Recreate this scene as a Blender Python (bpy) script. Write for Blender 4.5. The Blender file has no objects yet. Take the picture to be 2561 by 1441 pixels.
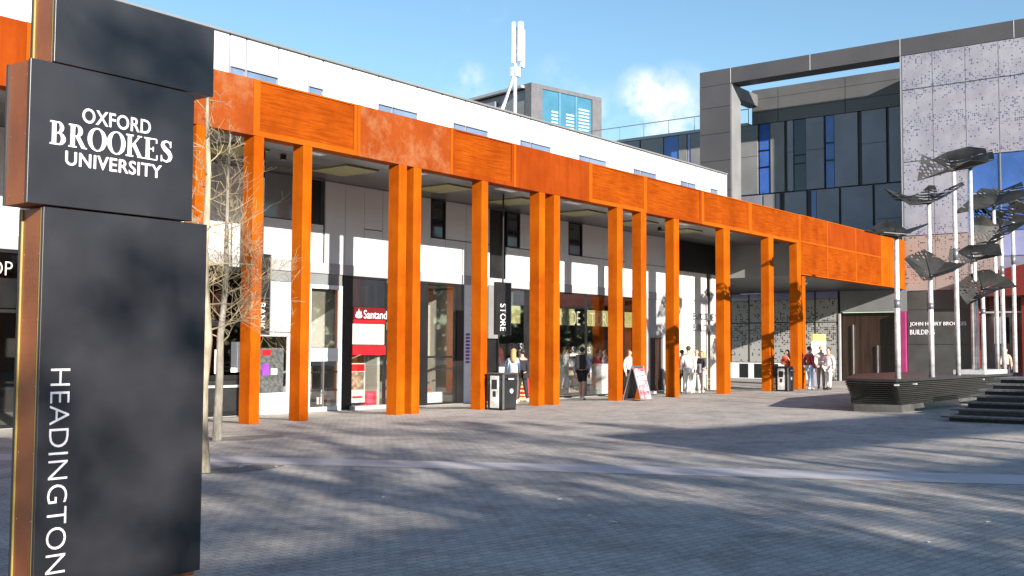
import bpy, bmesh, math, random
from mathutils import Vector, Matrix
rnd = random.Random(11)
rad = math.radians
S = bpy.context.scene
COL = S.collection

# ---------------------------------------------------------------- camera
F_PX, YAW, PITCH, ROLL = 2725.83, rad(52.2532), rad(3.2161), rad(0.2994)
CX, CY, EYE = 1280.5, 720.5, 1.6
_d = Vector((math.sin(YAW)*math.cos(PITCH), math.cos(YAW)*math.cos(PITCH), math.sin(PITCH)))
_r = Vector((math.cos(YAW), -math.sin(YAW), 0))
_u = _r.cross(_d)
RI = math.cos(ROLL)*_r + math.sin(ROLL)*_u
UP = -math.sin(ROLL)*_r + math.cos(ROLL)*_u
cam = bpy.data.cameras.new('camera'); camo = bpy.data.objects.new('camera', cam); COL.objects.link(camo)
M = Matrix((RI, UP, -_d)).transposed().to_4x4(); M.translation = (0, 0, EYE)
camo.matrix_world = M
cam.sensor_width = 36; cam.sensor_fit = 'HORIZONTAL'; cam.lens = 36*F_PX/2561.0
cam.clip_start = 0.05; cam.clip_end = 3000
S.camera = camo

# surveyed positions: where the sight line through a photo pixel meets a known plane of the place
def ray(x, y): return _d*F_PX + RI*(x-CX) - UP*(y-CY)
def on_y(x, y, Y): v = ray(x, y); return Vector((0, 0, EYE)) + v*(Y/v.y)
def on_x(x, y, X): v = ray(x, y); return Vector((0, 0, EYE)) + v*(X/v.x)
def on_z(x, y, Z=0.0): v = ray(x, y); return Vector((0, 0, EYE)) + v*((Z-EYE)/v.z)

# ---------------------------------------------------------------- light
SUN_EL = rad(16.6); SAZ = (-0.380, -0.925)
sd = Vector((SAZ[0]*math.cos(SUN_EL), SAZ[1]*math.cos(SUN_EL), math.sin(SUN_EL)))
sun = bpy.data.lights.new('sun', 'SUN'); sun.energy = 5.0; sun.angle = rad(0.53); sun.color = (1, 0.93, 0.83)
suno = bpy.data.objects.new('sun', sun); COL.objects.link(suno)
suno.rotation_euler = sd.to_track_quat('Z', 'Y').to_euler()
W = bpy.data.worlds.new('World'); S.world = W; W.use_nodes = True
S.view_settings.view_transform = 'Standard'; S.view_settings.look = 'None'
S.view_settings.exposure = 1.1; S.view_settings.gamma = 1.0

def N(nt, typ, **kw):
    n = nt.nodes.new(typ)
    for k, v in kw.items():
        if k.startswith('_'): setattr(n, k[1:], v)
        else:
            s = n.inputs[int(k[1:])] if (k[0] == 'i' and k[1:].isdigit()) else n.inputs[k.replace('__', ' ')]
            if hasattr(v, 'is_output') or isinstance(v, bpy.types.NodeSocket): nt.links.new(v, s)
            else: s.default_value = v
    return n
def math_(nt, op, a, b=0.0, c=None):
    n = N(nt, 'ShaderNodeMath', _operation=op, i0=a, i1=b)
    if c is not None: n.inputs[2].default_value = c
    return n.outputs[0]
def ramp(nt, fac, stops):
    n = N(nt, 'ShaderNodeValToRGB', Fac=fac)
    e = n.color_ramp.elements
    while len(e) < len(stops): e.new(0.5)
    for i, (p, c) in enumerate(stops):
        e[i].position = p; e[i].color = (*c, 1) if len(c) == 3 else c
    return n.outputs[0]
def mixc(nt, fac, a, b, mode='MIX'):
    n = nt.nodes.new('ShaderNodeMix'); n.data_type = 'RGBA'; n.blend_type = mode
    for s, v in ((n.inputs[0], fac), (n.inputs[6], a), (n.inputs[7], b)):
        if isinstance(v, bpy.types.NodeSocket): nt.links.new(v, s)
        elif isinstance(v, (int, float)): s.default_value = v
        else: s.default_value = (*v, 1) if len(v) == 3 else v
    return n.outputs[2]

# sky with a few wisps of cloud
nt = W.node_tree; nt.nodes.clear()
sky = N(nt, 'ShaderNodeTexSky', _sky_type='NISHITA'); sky.sun_disc = False
sky.sun_elevation = SUN_EL; sky.sun_rotation = math.atan2(SAZ[0], SAZ[1])
sky.air_density = 1.0; sky.dust_density = 0.05; sky.ozone_density = 1.6
tc = N(nt, 'ShaderNodeTexCoord').outputs['Generated']
cl = N(nt, 'ShaderNodeTexNoise', Vector=tc, Scale=14.0, Detail=10.0, Roughness=0.62).outputs['Fac']
tot = None
def dirof(x, y): return ray(x, y).normalized()
for (px, py, rr, amp) in ((1690, 290, .034, .62), (1605, 232, .018, .7), (1640, 262, .024, .6), (1150, 190, .016, .30), (1200, 215, .016, .28), (1215, 10, .016, .16), (1400, 200, .018, .28), (1500, 275, .020, .3)):
    dv = dirof(px, py)
    dn = N(nt, 'ShaderNodeVectorMath', _operation='DISTANCE', i0=tc, i1=tuple(dv)).outputs['Value']
    mk = math_(nt, 'MULTIPLY', math_(nt, 'MAXIMUM', math_(nt, 'SUBTRACT', 1.0, math_(nt, 'DIVIDE', dn, rr*1.5)), 0.0), amp)
    tot = mk if tot is None else math_(nt, 'ADD', tot, mk)
cn = N(nt, 'ShaderNodeMapRange', i0=cl, i1=0.40, i2=0.66, i3=0.0, i4=1.0).outputs[0]
cf = N(nt, 'ShaderNodeClamp', Value=math_(nt, 'MULTIPLY', math_(nt, 'MULTIPLY', cn, tot), 1.7)).outputs[0]
skyc = mixc(nt, 1.0, sky.outputs[0], (0.96, 1.12, 1.16), 'MULTIPLY')
skyc = mixc(nt, cf, skyc, (8.8, 8.5, 8.6))
bg = N(nt, 'ShaderNodeBackground', Color=skyc, Strength=0.076)
N(nt, 'ShaderNodeOutputWorld', Surface=bg.outputs[0])

# ---------------------------------------------------------------- materials
MATS = {}
def base_mat(name):
    m = bpy.data.materials.new(name); m.use_nodes = True
    nt = m.node_tree; b = nt.nodes['Principled BSDF']
    return m, nt, b
def mat(name, c, rough=0.6, metal=0.0, var=0.12, scale=2.0, stretch=(1, 1, 1), bump=0.0, bscale=40.0, c2=None, spec=0.5):
    if name in MATS: return MATS[name]
    m, nt, b = base_mat(name)
    tc = N(nt, 'ShaderNodeTexCoord').outputs['Object']
    mp = N(nt, 'ShaderNodeMapping', Vector=tc, Scale=stretch).outputs[0]
    n = N(nt, 'ShaderNodeTexNoise', Vector=mp, Scale=scale, Detail=6.0, Roughness=0.6).outputs['Fac']
    if c2 is None:
        a = tuple(max(0, x*(1-var)) for x in c); d = tuple(min(1, x*(1+var)) for x in c)
    else: a, d = c, c2
    colr = ramp(nt, n, [(0.36, a), (0.64, d)])
    nt.links.new(colr, b.inputs['Base Color'])
    b.inputs['Metallic'].default_value = metal
    b.inputs['Specular IOR Level'].default_value = spec
    r = N(nt, 'ShaderNodeMapRange', i0=n, i1=0.3, i2=0.7, i3=max(0.02, rough*0.85), i4=min(1, rough*1.15)).outputs[0]
    nt.links.new(r, b.inputs['Roughness'])
    if bump:
        n2 = N(nt, 'ShaderNodeTexNoise', Vector=tc, Scale=bscale, Detail=4.0).outputs['Fac']
        bp = N(nt, 'ShaderNodeBump', Strength=bump, Distance=0.02, Height=n2)
        nt.links.new(bp.outputs[0], b.inputs['Normal'])
    MATS[name] = m; return m

def corten(name, cols, stripe=0.0, streak=0.0, blot=None):
    m, nt, b = base_mat(name)
    tc = N(nt, 'ShaderNodeTexCoord').outputs['Object']
    big = N(nt, 'ShaderNodeTexNoise', Vector=tc, Scale=0.9, Detail=7.0, Roughness=0.65).outputs['Fac']
    colr = ramp(nt, big, [(0.3, cols[0]), (0.5, cols[1]), (0.72, cols[2])])
    if stripe:
        mp = N(nt, 'ShaderNodeMapping', Vector=tc, Scale=(1.1, 1, 30)).outputs[0]
        s = N(nt, 'ShaderNodeTexNoise', Vector=mp, Scale=1.0, Detail=5.0, Roughness=0.7).outputs['Fac']
        colr = mixc(nt, math_(nt, 'MULTIPLY', ramp(nt, s, [(0.45, (0, 0, 0)), (0.62, (1, 1, 1))]), stripe), colr, cols[3])
    if streak:
        mp = N(nt, 'ShaderNodeMapping', Vector=tc, Scale=(5, 5, 0.35)).outputs[0]
        s = N(nt, 'ShaderNodeTexNoise', Vector=mp, Scale=1.5, Detail=6.0, Roughness=0.7).outputs['Fac']
        colr = mixc(nt, math_(nt, 'MULTIPLY', ramp(nt, s, [(0.42, (0, 0, 0)), (0.68, (1, 1, 1))]), streak), colr, cols[3])
    if blot:
        s = N(nt, 'ShaderNodeTexNoise', Vector=tc, Scale=1.6, Detail=9.0, Roughness=0.75).outputs['Fac']
        colr = mixc(nt, math_(nt, 'MULTIPLY', ramp(nt, s, [(0.48, (0, 0, 0)), (0.66, (1, 1, 1))]), 0.75), colr, blot)
    nt.links.new(colr, b.inputs['Base Color'])
    b.inputs['Roughness'].default_value = 0.78; b.inputs['Specular IOR Level'].default_value = 0.03
    n2 = N(nt, 'ShaderNodeTexNoise', Vector=tc, Scale=60.0, Detail=4.0).outputs['Fac']
    nt.links.new(N(nt, 'ShaderNodeBump', Strength=0.15, Distance=0.01, Height=n2).outputs[0], b.inputs['Normal'])
    MATS[name] = m; return m
corten_col = corten('corten_column', ((.26, .046, .002), (.38, .078, .003), (.45, .104, .004), (.25, .044, .002)), streak=0.35)
corten_mesh = corten('corten_mesh_panel', ((.20, .034, .002), (.28, .051, .003), (.34, .070, .004), (.13, .018, .001)), stripe=0.62)
corten_red = corten('corten_flat_panel', ((.20, .030, .003), (.25, .040, .004), (.29, .052, .006), (.16, .024, .003)), streak=0.5)
corten_worn = corten('corten_worn_panel', ((.20, .036, .006), (.25, .048, .008), (.28, .062, .012), (.20, .04, .008)), streak=0.4, blot=(.30, .13, .06))
corten_trim = corten('corten_trim', ((.32, .066, .004), (.36, .080, .005), (.40, .096, .008), (.29, .058, .004)), streak=0.3)

white_p = mat('white_cladding', (.70, .70, .70), rough=0.45, var=0.03, scale=0.6)
white_f = mat('white_frame', (.78, .79, .80), rough=0.35, var=0.03)
grey_l = mat('light_grey_metal', (.36, .36, .37), rough=0.45, var=0.08)
grey_t = mat('tower_grey_metal', (.13, .125, .135), rough=0.45, var=0.08)
grey_m = mat('mid_grey_cladding', (.20, .20, .205), rough=0.5, var=0.12, scale=0.5)
entr_grey_sun = mat('entrance_grey_sun_copy', (.06, .06, .058), rough=0.4, var=0.2, scale=0.7)  # darker copy of the cladding grey, toned down where the sun hits
grey_d = mat('grey_cladding_shade_copy', (.21, .21, .255), rough=0.42, var=0.16, scale=0.35)  # cladding grey lightened because the recess lies in shade
grey_frame = mat('roof_frame_cladding', (.078, .072, .078), rough=0.42, var=0.1, scale=0.3)
black_m = mat('black_metal', (.012, .012, .013), rough=0.4, var=0.25)
black_p = mat('black_plastic', (.018, .018, .02), rough=0.5, var=0.2)
dark_wood = mat('dark_brown_panel', (.035, .018, .012), rough=0.4, var=0.35, scale=1.2, stretch=(6, 6, 0.4))
soffit_m = mat('soffit_metal', (.075, .074, .074), rough=0.33, var=0.35, scale=0.5, stretch=(0.3, 3, 1))
olive = mat('olive_panel', (.22, .20, .07), rough=0.6, var=0.1)
olive_band = mat('olive_band', (.36, .34, .14), rough=0.5, var=0.1)
cream = mat('cream_wall', (.62, .59, .52), rough=0.7, var=0.06, scale=0.7)
render_w = mat('pale_render', (.66, .63, .60), rough=0.6, var=0.05, scale=0.8, stretch=(4, 1, .3))
pale_green = mat('pale_green_band', (.70, .70, .52), rough=0.6, var=0.05)
red_m = mat('red_panel', (.55, .012, .02), rough=0.35, var=0.12)
red_dk = mat('deep_red_panel', (.13, .008, .012), rough=0.35, var=0.15)
red_wall = mat('dark_red_wall', (.16, .018, .014), rough=0.4, var=0.15, scale=0.4)
magenta = mat('magenta_panel', (.30, .035, .13), rough=0.45, var=0.08)
purple = mat('purple_screen', (.22, .05, .40), rough=0.3, var=0.2)
steel = mat('brushed_steel', (.55, .55, .55), rough=0.3, metal=0.9, var=0.15, scale=6, stretch=(1, 1, .2))
silver = mat('silver_paint', (.74, .73, .73), rough=0.32, metal=0.35, var=0.25, scale=3, stretch=(1, 1, 1.5))
brass = mat('brass_trim', (.50, .38, .12), rough=0.5, metal=0.45, var=0.12)
paper = mat('white_paper', (.78, .78, .76), rough=0.8, var=0.04)
letter_w = mat('white_lettering', (.85, .80, .83), rough=0.5, var=0.01)
letter_l = mat('cream_lettering', (.62, .60, .42), rough=0.5, var=0.02)
tile_fl = mat('shop_floor', (.34, .33, .31), rough=0.5, var=0.12)
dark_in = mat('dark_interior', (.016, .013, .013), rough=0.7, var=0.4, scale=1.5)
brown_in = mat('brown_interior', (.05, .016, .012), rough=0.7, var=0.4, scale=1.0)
orange_pl = mat('orange_plastic', (.65, .16, .05), rough=0.5, var=0.1)
wood_lt = mat('pale_wood', (.45, .32, .2), rough=0.6, var=0.2, scale=3, stretch=(6, 6, 1))
soil = mat('tree_pit_gravel', (.10, .09, .08), rough=0.9, c2=(.34, .31, .28), scale=30, bump=0.8, bscale=50)

# satin black sign with soft smears
def sign_mat():
    m, nt, b = base_mat('satin_black_sign')
    tc = N(nt, 'ShaderNodeTexCoord').outputs['Object']
    n = N(nt, 'ShaderNodeTexNoise', Vector=tc, Scale=1.4, Detail=4.0, Roughness=0.55).outputs['Fac']
    nt.links.new(ramp(nt, n, [(0.3, (.016, .016, .019)), (0.7, (.026, .026, .031))]), b.inputs['Base Color'])
    nt.links.new(N(nt, 'ShaderNodeMapRange', i0=n, i1=.3, i2=.7, i3=.30, i4=.42).outputs[0], b.inputs['Roughness'])
    sp = N(nt, 'ShaderNodeTexNoise', Vector=tc, Scale=160.0, Detail=2.0).outputs['Fac']
    nt.links.new(N(nt, 'ShaderNodeBump', Strength=0.04, Distance=0.002, Height=sp).outputs[0], b.inputs['Normal'])
    b.inputs['Specular IOR Level'].default_value = 0.7
    return m
sign_black = sign_mat()
sign_side = mat('brown_steel_side', (.16, .045, .016), rough=0.45, c2=(.27, .085, .03), scale=1.3, bump=0.1)

def glass(name, tint=(1, 1, 1), refl=0.10, tr=0.9):
    m, nt, b = base_mat(name); nt.nodes.remove(b)
    out = nt.nodes['Material Output']
    t = N(nt, 'ShaderNodeBsdfTransparent', Color=(*[x*tr for x in tint], 1))
    g = N(nt, 'ShaderNodeBsdfGlossy', Color=(1, 1, 1, 1), Roughness=0.02)
    fr = N(nt, 'ShaderNodeFresnel', IOR=1.5).outputs[0]
    f = math_(nt, 'ADD', math_(nt, 'MULTIPLY', fr, 0.55), refl-0.05)
    mx = N(nt, 'ShaderNodeMixShader', i0=f, i1=t.outputs[0], i2=g.outputs[0])
    nt.links.new(mx.outputs[0], out.inputs['Surface'])
    MATS[name] = m; return m
glass_clear = glass('clear_glass', (.97, .98, .97), 0.05, 0.95)
glass_dark = mat('dark_window_glass', (.02, .022, .028), rough=0.06, var=0.1, spec=0.9)
glass_blue = mat('blue_window_glass', (.045, .11, .36), rough=0.12, var=0.25, scale=0.6, spec=0.9)
glass_grey = mat('grey_window_glass', (.20, .215, .22), rough=0.1, var=0.15, scale=0.5, spec=0.8)
glass_steel = mat('steel_blue_glass', (.13, .19, .29), rough=0.15, var=0.2, scale=0.6, spec=0.8)
glass_cyan = mat('cyan_window_glass', (.05, .16, .24), rough=0.12, var=0.12, scale=0.5, spec=0.8)
glass_lilac = mat('lilac_window_glass', (.24, .24, .42), rough=0.12, var=0.25, scale=0.4, spec=0.8)

def dotted(name, basec, dotc, cell, dens, band=1.9, axes=(1, 2), holes=False, rough=0.45, base2=None):
    m, nt, b = base_mat(name)
    tc = N(nt, 'ShaderNodeTexCoord').outputs['Object']
    sp = N(nt, 'ShaderNodeSeparateXYZ', Vector=tc)
    A = math_(nt, 'DIVIDE', sp.outputs[axes[0]], cell); B = math_(nt, 'DIVIDE', sp.outputs[axes[1]], cell)
    fa = math_(nt, 'FLOOR', A); fb = math_(nt, 'FLOOR', B)
    cv = N(nt, 'ShaderNodeCombineXYZ', X=fa, Y=fb).outputs[0]
    wn = N(nt, 'ShaderNodeTexWhiteNoise', _noise_dimensions='3D', Vector=cv)
    da = math_(nt, 'SUBTRACT', math_(nt, 'FRACT', A), 0.5); db = math_(nt, 'SUBTRACT', math_(nt, 'FRACT', B), 0.5)
    dist = math_(nt, 'SQRT', math_(nt, 'ADD', math_(nt, 'MULTIPLY', da, da), math_(nt, 'MULTIPLY', db, db)))
    ns = N(nt, 'ShaderNodeTexNoise', Vector=tc, Scale=0.8, Detail=3.0).outputs['Fac']
    wv = math_(nt, 'SINE', math_(nt, 'ADD', math_(nt, 'MULTIPLY', sp.outputs[2], 6.283/band), math_(nt, 'MULTIPLY', ns, 3.0)))
    pr = math_(nt, 'ADD', dens, math_(nt, 'MULTIPLY', wv, dens*0.75))
    on = math_(nt, 'LESS_THAN', wn.outputs['Value'], pr)
    sc = N(nt, 'ShaderNodeSeparateXYZ', Vector=wn.outputs['Color'])
    rr = math_(nt, 'ADD', 0.16, math_(nt, 'MULTIPLY', sc.outputs[1], 0.34))
    dot = math_(nt, 'MULTIPLY', on, math_(nt, 'LESS_THAN', dist, rr))
    big = N(nt, 'ShaderNodeTexNoise', Vector=tc, Scale=1.2, Detail=4.0).outputs['Fac']
    bc = ramp(nt, big, [(0.35, tuple(x*.92 for x in basec)), (0.65, base2 or basec)])
    b.inputs['Roughness'].default_value = rough
    if holes:
        nt.links.new(bc, b.inputs['Base Color'])
        t = N(nt, 'ShaderNodeBsdfTransparent')
        mx = N(nt, 'ShaderNodeMixShader', i0=dot, i1=b.outputs[0], i2=t.outputs[0])
        nt.links.new(mx.outputs[0], nt.nodes['Material Output'].inputs['Surface'])
    else:
        nt.links.new(mixc(nt, dot, bc, dotc), b.inputs['Base Color'])
    MATS[name] = m; return m
perf_panel = dotted('perforated_facade_panel', (.30, .285, .335), (.10, .10, .19), 0.095, 0.27, rough=0.4, base2=(.345, .33, .37))
perf_warm = dotted('perforated_warm_panel', (.33, .27, .245), (.12, .045, .04), 0.095, 0.30, rough=0.45)
perf_screen = dotted('perforated_screen', (.36, .35, .34), (.015, .012, .012), 0.10, 0.46, band=2.6, rough=0.5)
petal_m = dotted('perforated_petal', (.014, .0135, .012), (0, 0, 0), 0.105, 0.40, band=0.9, axes=(0, 2), holes=True, rough=0.4, base2=(.055, .052, .046))
petal_m.node_tree.nodes['Principled BSDF'].inputs['Metallic'].default_value = 0.25
dot_red = dotted('spotted_red_cloth', (.6, .03, .03), (.75, .7, .3), 0.14, 0.5, axes=(0, 2), rough=0.7)

def pave_mat():
    m, nt, b = base_mat('stone_setts')
    tc = N(nt, 'ShaderNodeTexCoord').outputs['Object']
    mp = N(nt, 'ShaderNodeMapping', Vector=tc, Rotation=(0, 0, rad(8))).outputs[0]
    br = N(nt, 'ShaderNodeTexBrick', Vector=mp, Scale=1.0, Color1=(.48, .445, .415, 1), Color2=(.60, .555, .51, 1), Mortar=(.34, .32, .30, 1))
    br.inputs['Brick Width'].default_value = 0.15; br.inputs['Row Height'].default_value = 0.10
    br.inputs['Mortar Size'].default_value = 0.007; br.inputs['Bias'].default_value = 0.0
    n = N(nt, 'ShaderNodeTexNoise', Vector=tc, Scale=0.35, Detail=8.0, Roughness=0.7).outputs['Fac']
    c = mixc(nt, 1.0, br.outputs[0], ramp(nt, n, [(0.3, (.72, .70, .70)), (0.7, (1.08, 1.06, 1.03))]), 'MULTIPLY')
    n3 = N(nt, 'ShaderNodeTexNoise', Vector=tc, Scale=45.0, Detail=3.0).outputs['Fac']
    vo = N(nt, 'ShaderNodeTexVoronoi', Vector=tc, Scale=1.3)
    gum = ramp(nt, vo.outputs['Distance'], [(0.022, (.45, .45, .46)), (0.032, (1, 1, 1))])
    c = mixc(nt, 1.0, c, gum, 'MULTIPLY')
    n5 = N(nt, 'ShaderNodeTexNoise', Vector=tc, Scale=1.4, Detail=9.0, Roughness=0.75).outputs['Fac']
    c = mixc(nt, 1.0, c, ramp(nt, n5, [(0.32, (.70, .69, .68)), (0.52, (1.0, 1.0, 1.0)), (0.75, (1.08, 1.07, 1.05))]), 'MULTIPLY')
    c = mixc(nt, 1.0, c, ramp(nt, n3, [(0.3, (.78, .78, .78)), (0.7, (1.1, 1.1, 1.1))]), 'MULTIPLY')
    nt.links.new(c, b.inputs['Base Color'])
    b.inputs['Roughness'].default_value = 0.85; b.inputs['Specular IOR Level'].default_value = 0.3
    h = math_(nt, 'ADD', math_(nt, 'MULTIPLY', br.outputs['Fac'], -1.0), math_(nt, 'MULTIPLY', n3, 0.8))
    nt.links.new(N(nt, 'ShaderNodeBump', Strength=0.3, Distance=0.008, Height=h).outputs[0], b.inputs['Normal'])
    return m
setts = pave_mat()
strip_m = mat('smooth_stone_band', (.50, .47, .48), rough=0.6, c2=(.58, .55, .55), scale=0.8)
bark = mat('grey_bark', (.15, .13, .105), rough=0.9, c2=(.30, .27, .22), scale=12, stretch=(1, 1, .25), bump=0.6, bscale=40)
bark_p = mat('pale_bark', (.20, .165, .11), rough=0.9, c2=(.46, .39, .28), scale=9, stretch=(1, 1, .3), bump=0.4, bscale=40)
twig = mat('pale_twig', (.20, .155, .09), rough=0.8, c2=(.40, .32, .19), scale=3)
bark_d = mat('dark_bark', (.07, .055, .045), rough=0.9, var=0.3, scale=6)
slat_m = mat('dark_timber_slat', (.010, .009, .008), rough=0.42, c2=(.026, .023, .020), scale=2, stretch=(.3, 6, 6), bump=0.15)
step_m = mat('weathered_step', (.05, .052, .06), rough=0.4, c2=(.11, .115, .13), scale=3, stretch=(.4, 4, 1))
brick = mat('red_brick', (.22, .09, .06), rough=0.85, c2=(.32, .14, .09), scale=6)
roof_sl = mat('grey_roof', (.10, .10, .11), rough=0.8, var=0.2)

# ---------------------------------------------------------------- mesh helpers
class MB:
    def __init__(s): s.v = []; s.f = []
    def poly(s, pts):
        i = len(s.v); s.v += [Vector(p) for p in pts]; s.f.append(tuple(range(i, i+len(pts)))); return s
    def hexa(s, p):   # 8 points: bottom ring then top ring
        i = len(s.v); s.v += [Vector(q) for q in p]
        s.f += [tuple(i+k for k in q) for q in ((3, 2, 1, 0), (4, 5, 6, 7), (0, 1, 5, 4), (1, 2, 6, 5), (2, 3, 7, 6), (3, 0, 4, 7))]; return s
    def box(s, x0, x1, y0, y1, z0, z1):
        x0, x1 = sorted((x0, x1)); y0, y1 = sorted((y0, y1)); z0, z1 = sorted((z0, z1))
        return s.hexa([(x0, y0, z0), (x1, y0, z0), (x1, y1, z0), (x0, y1, z0), (x0, y0, z1), (x1, y0, z1), (x1, y1, z1), (x0, y1, z1)])
    def prism(s, ring, off):
        n = len(ring); i = len(s.v); off = Vector(off)
        s.v += [Vector(p) for p in ring] + [Vector(p)+off for p in ring]
        s.f.append(tuple(range(i+n-1, i-1, -1))); s.f.append(tuple(range(i+n, i+2*n)))
        for k in range(n):
            q = (k+1) % n; s.f.append((i+k, i+q, i+n+q, i+n+k))
        return s
    def tube(s, pts, radii, n=8, cap=True):
        pts = [Vector(p) for p in pts]; i0 = len(s.v); prev = None
        for k, p in enumerate(pts):
            d = (pts[min(k+1, len(pts)-1)] - pts[max(k-1, 0)])
            d = d.normalized() if d.length > 1e-9 else Vector((0, 0, 1))
            if prev is None: a = d.orthogonal().normalized()
            else:
                a = prev - d*prev.dot(d); a = a.normalized() if a.length > 1e-6 else d.orthogonal().normalized()
            prev = a; b = d.cross(a); r = radii[k] if hasattr(radii, '__len__') else radii
            for j in range(n):
                t = 2*math.pi*j/n; s.v.append(p + (a*math.cos(t) + b*math.sin(t))*r)
        for k in range(len(pts)-1):
            for j in range(n):
                q = (j+1) % n; A = i0+k*n
                s.f.append((A+j, A+q, A+n+q, A+n+j))
        if cap:
            s.f.append(tuple(i0+n-1-j for j in range(n))); e = i0+(len(pts)-1)*n; s.f.append(tuple(e+j for j in range(n)))
        return s
    def ball(s, c, r, n=10, m=6):
        c = Vector(c); r = r if hasattr(r, '__len__') else (r, r, r); i0 = len(s.v)
        s.v.append(c+Vector((0, 0, -r[2])))
        for k in range(1, m):
            p = -math.pi/2+math.pi*k/m
            for j in range(n):
                t = 2*math.pi*j/n; s.v.append(c+Vector((r[0]*math.cos(p)*math.cos(t), r[1]*math.cos(p)*math.sin(t), r[2]*math.sin(p))))
        s.v.append(c+Vector((0, 0, r[2]))); e = len(s.v)-1
        for j in range(n):
            q = (j+1) % n; s.f.append((i0, i0+1+q, i0+1+j)); s.f.append((e, e-n+j, e-n+q))
            for k in range(m-2):
                A = i0+1+k*n; s.f.append((A+j, A+q, A+n+q, A+n+j))
        return s
    def build(s, name, m, parent=None, smooth=False, bevel=0.0, origin=None):
        me = bpy.data.meshes.new(name)
        o = bpy.data.objects.new(name, me); COL.objects.link(o)
        off = Vector((0, 0, 0))
        if parent is not None: off = parent.get('_w') and Vector(parent['_w']) or Vector((0, 0, 0))
        if origin is not None: org = Vector(origin)
        elif parent is None and s.v:
            org = sum(s.v, Vector())/len(s.v); org.z = min(v.z for v in s.v)
        else: org = off
        me.from_pydata([tuple(v-org) for v in s.v], [], s.f)
        me.materials.append(m)
        bm = bmesh.new(); bm.from_mesh(me); bmesh.ops.recalc_face_normals(bm, faces=bm.faces); bm.to_mesh(me); bm.free()
        if smooth: me.polygons.foreach_set('use_smooth', [True]*len(me.polygons))
        if bevel:
            md = o.modifiers.new('bevel', 'BEVEL'); md.width = bevel; md.segments = 2; md.limit_method = 'ANGLE'
        if parent is not None: o.parent = parent; o.location = org - off
        else: o.location = org
        o['_w'] = tuple(org)
        return o
def tag(o, label, cat, group=None):
    o['label'] = label; o['category'] = cat
    if group: o['group'] = group
    return o
def struct(o): o['kind'] = 'structure'; return o
def thing(name, label, cat, loc, group=None):
    o = bpy.data.objects.new(name, None); COL.objects.link(o); o.location = loc; o['_w'] = tuple(loc)
    o.empty_display_size = 0.2
    return tag(o, label, cat, group)
def copy_tree(o, parent=None):
    c = o.copy(); COL.objects.link(c); c.parent = parent
    for ch in list(o.children): copy_tree(ch, c)
    return c

def text_mesh(body, origin, u, v, w, h, m, name, parent, ext=0.004, offset=0.0, spacing=1.0):
    cu = bpy.data.curves.new('lettering', 'FONT'); cu.body = body; cu.size = 1.0; cu.extrude = 0.5; cu.offset = offset
    cu.space_character = spacing; cu.resolution_u = 4
    t = bpy.data.objects.new('lettering', cu); COL.objects.link(t)
    dg = bpy.context.evaluated_depsgraph_get(); dg.update()
    me = bpy.data.meshes.new_from_object(t.evaluated_get(dg))
    bpy.data.objects.remove(t)
    xs = [q.co.x for q in me.vertices]; ys = [q.co.y for q in me.vertices]
    x0, x1, y0, y1 = min(xs), max(xs), min(ys), max(ys)
    u = Vector(u); v = Vector(v); n = u.cross(v)
    mb = MB()
    for q in me.vertices:
        mb.v.append(Vector(origin) + u*((q.co.x-x0)/(x1-x0)*w) + v*((q.co.y-y0)/(y1-y0)*h) + n*((q.co.z+0.5)*ext))
    mb.f = [tuple(p.vertices) for p in me.polygons]
    bpy.data.meshes.remove(me)
    return mb.build(name, m, parent)

def gz(x, y):   # floor falls a little towards the shopfronts
    if x > 48: return 0.0
    return -0.13*max(0.0, min(1.0, (y-18.9)/2.6))

# ---------------------------------------------------------------- ground
g = MB()
xs = [-250, -60, 8, 20, 34, 44, 48, 70, 300]; ys = [-250, -40, 0, 10, 18.9, 21.5, 30, 60, 300]
for i in range(len(xs)-1):
    for j in range(len(ys)-1):
        c = [(xs[i], ys[j]), (xs[i+1], ys[j]), (xs[i+1], ys[j+1]), (xs[i], ys[j+1])]
        g.poly([(x, y, (gz(x, y) if -60 < x < 47 else 0)) for x, y in c])
struct(g.build('plaza', setts, origin=(0, 0, 0)))
st = MB()
sa = [on_z(x, y) for x, y in ((520, 1141), (1100, 1147), (1540, 1163), (2000, 1174), (2561, 1189))]
sb = [on_z(x, y) for x, y in ((520, 1156), (1100, 1160), (1540, 1184), (2000, 1196), (2561, 1213))]
a0 = sa[0] + (sa[0]-sa[1]).normalized()*16; b0 = sb[0] + (sb[0]-sb[1]).normalized()*16
a1 = sa[-1] + (sa[-1]-sa[-2]).normalized()*14; b1 = sb[-1] + (sb[-1]-sb[-2]).normalized()*14
A = [a0, sa[0], sa[-1], a1]; B = [b0, sb[0], sb[-1], b1]
for i in range(3): st.poly([(p.x, p.y, 0.004) for p in (A[i], A[i+1], B[i+1], B[i])])
struct(st.build('paving_strip', strip_m))

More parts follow.
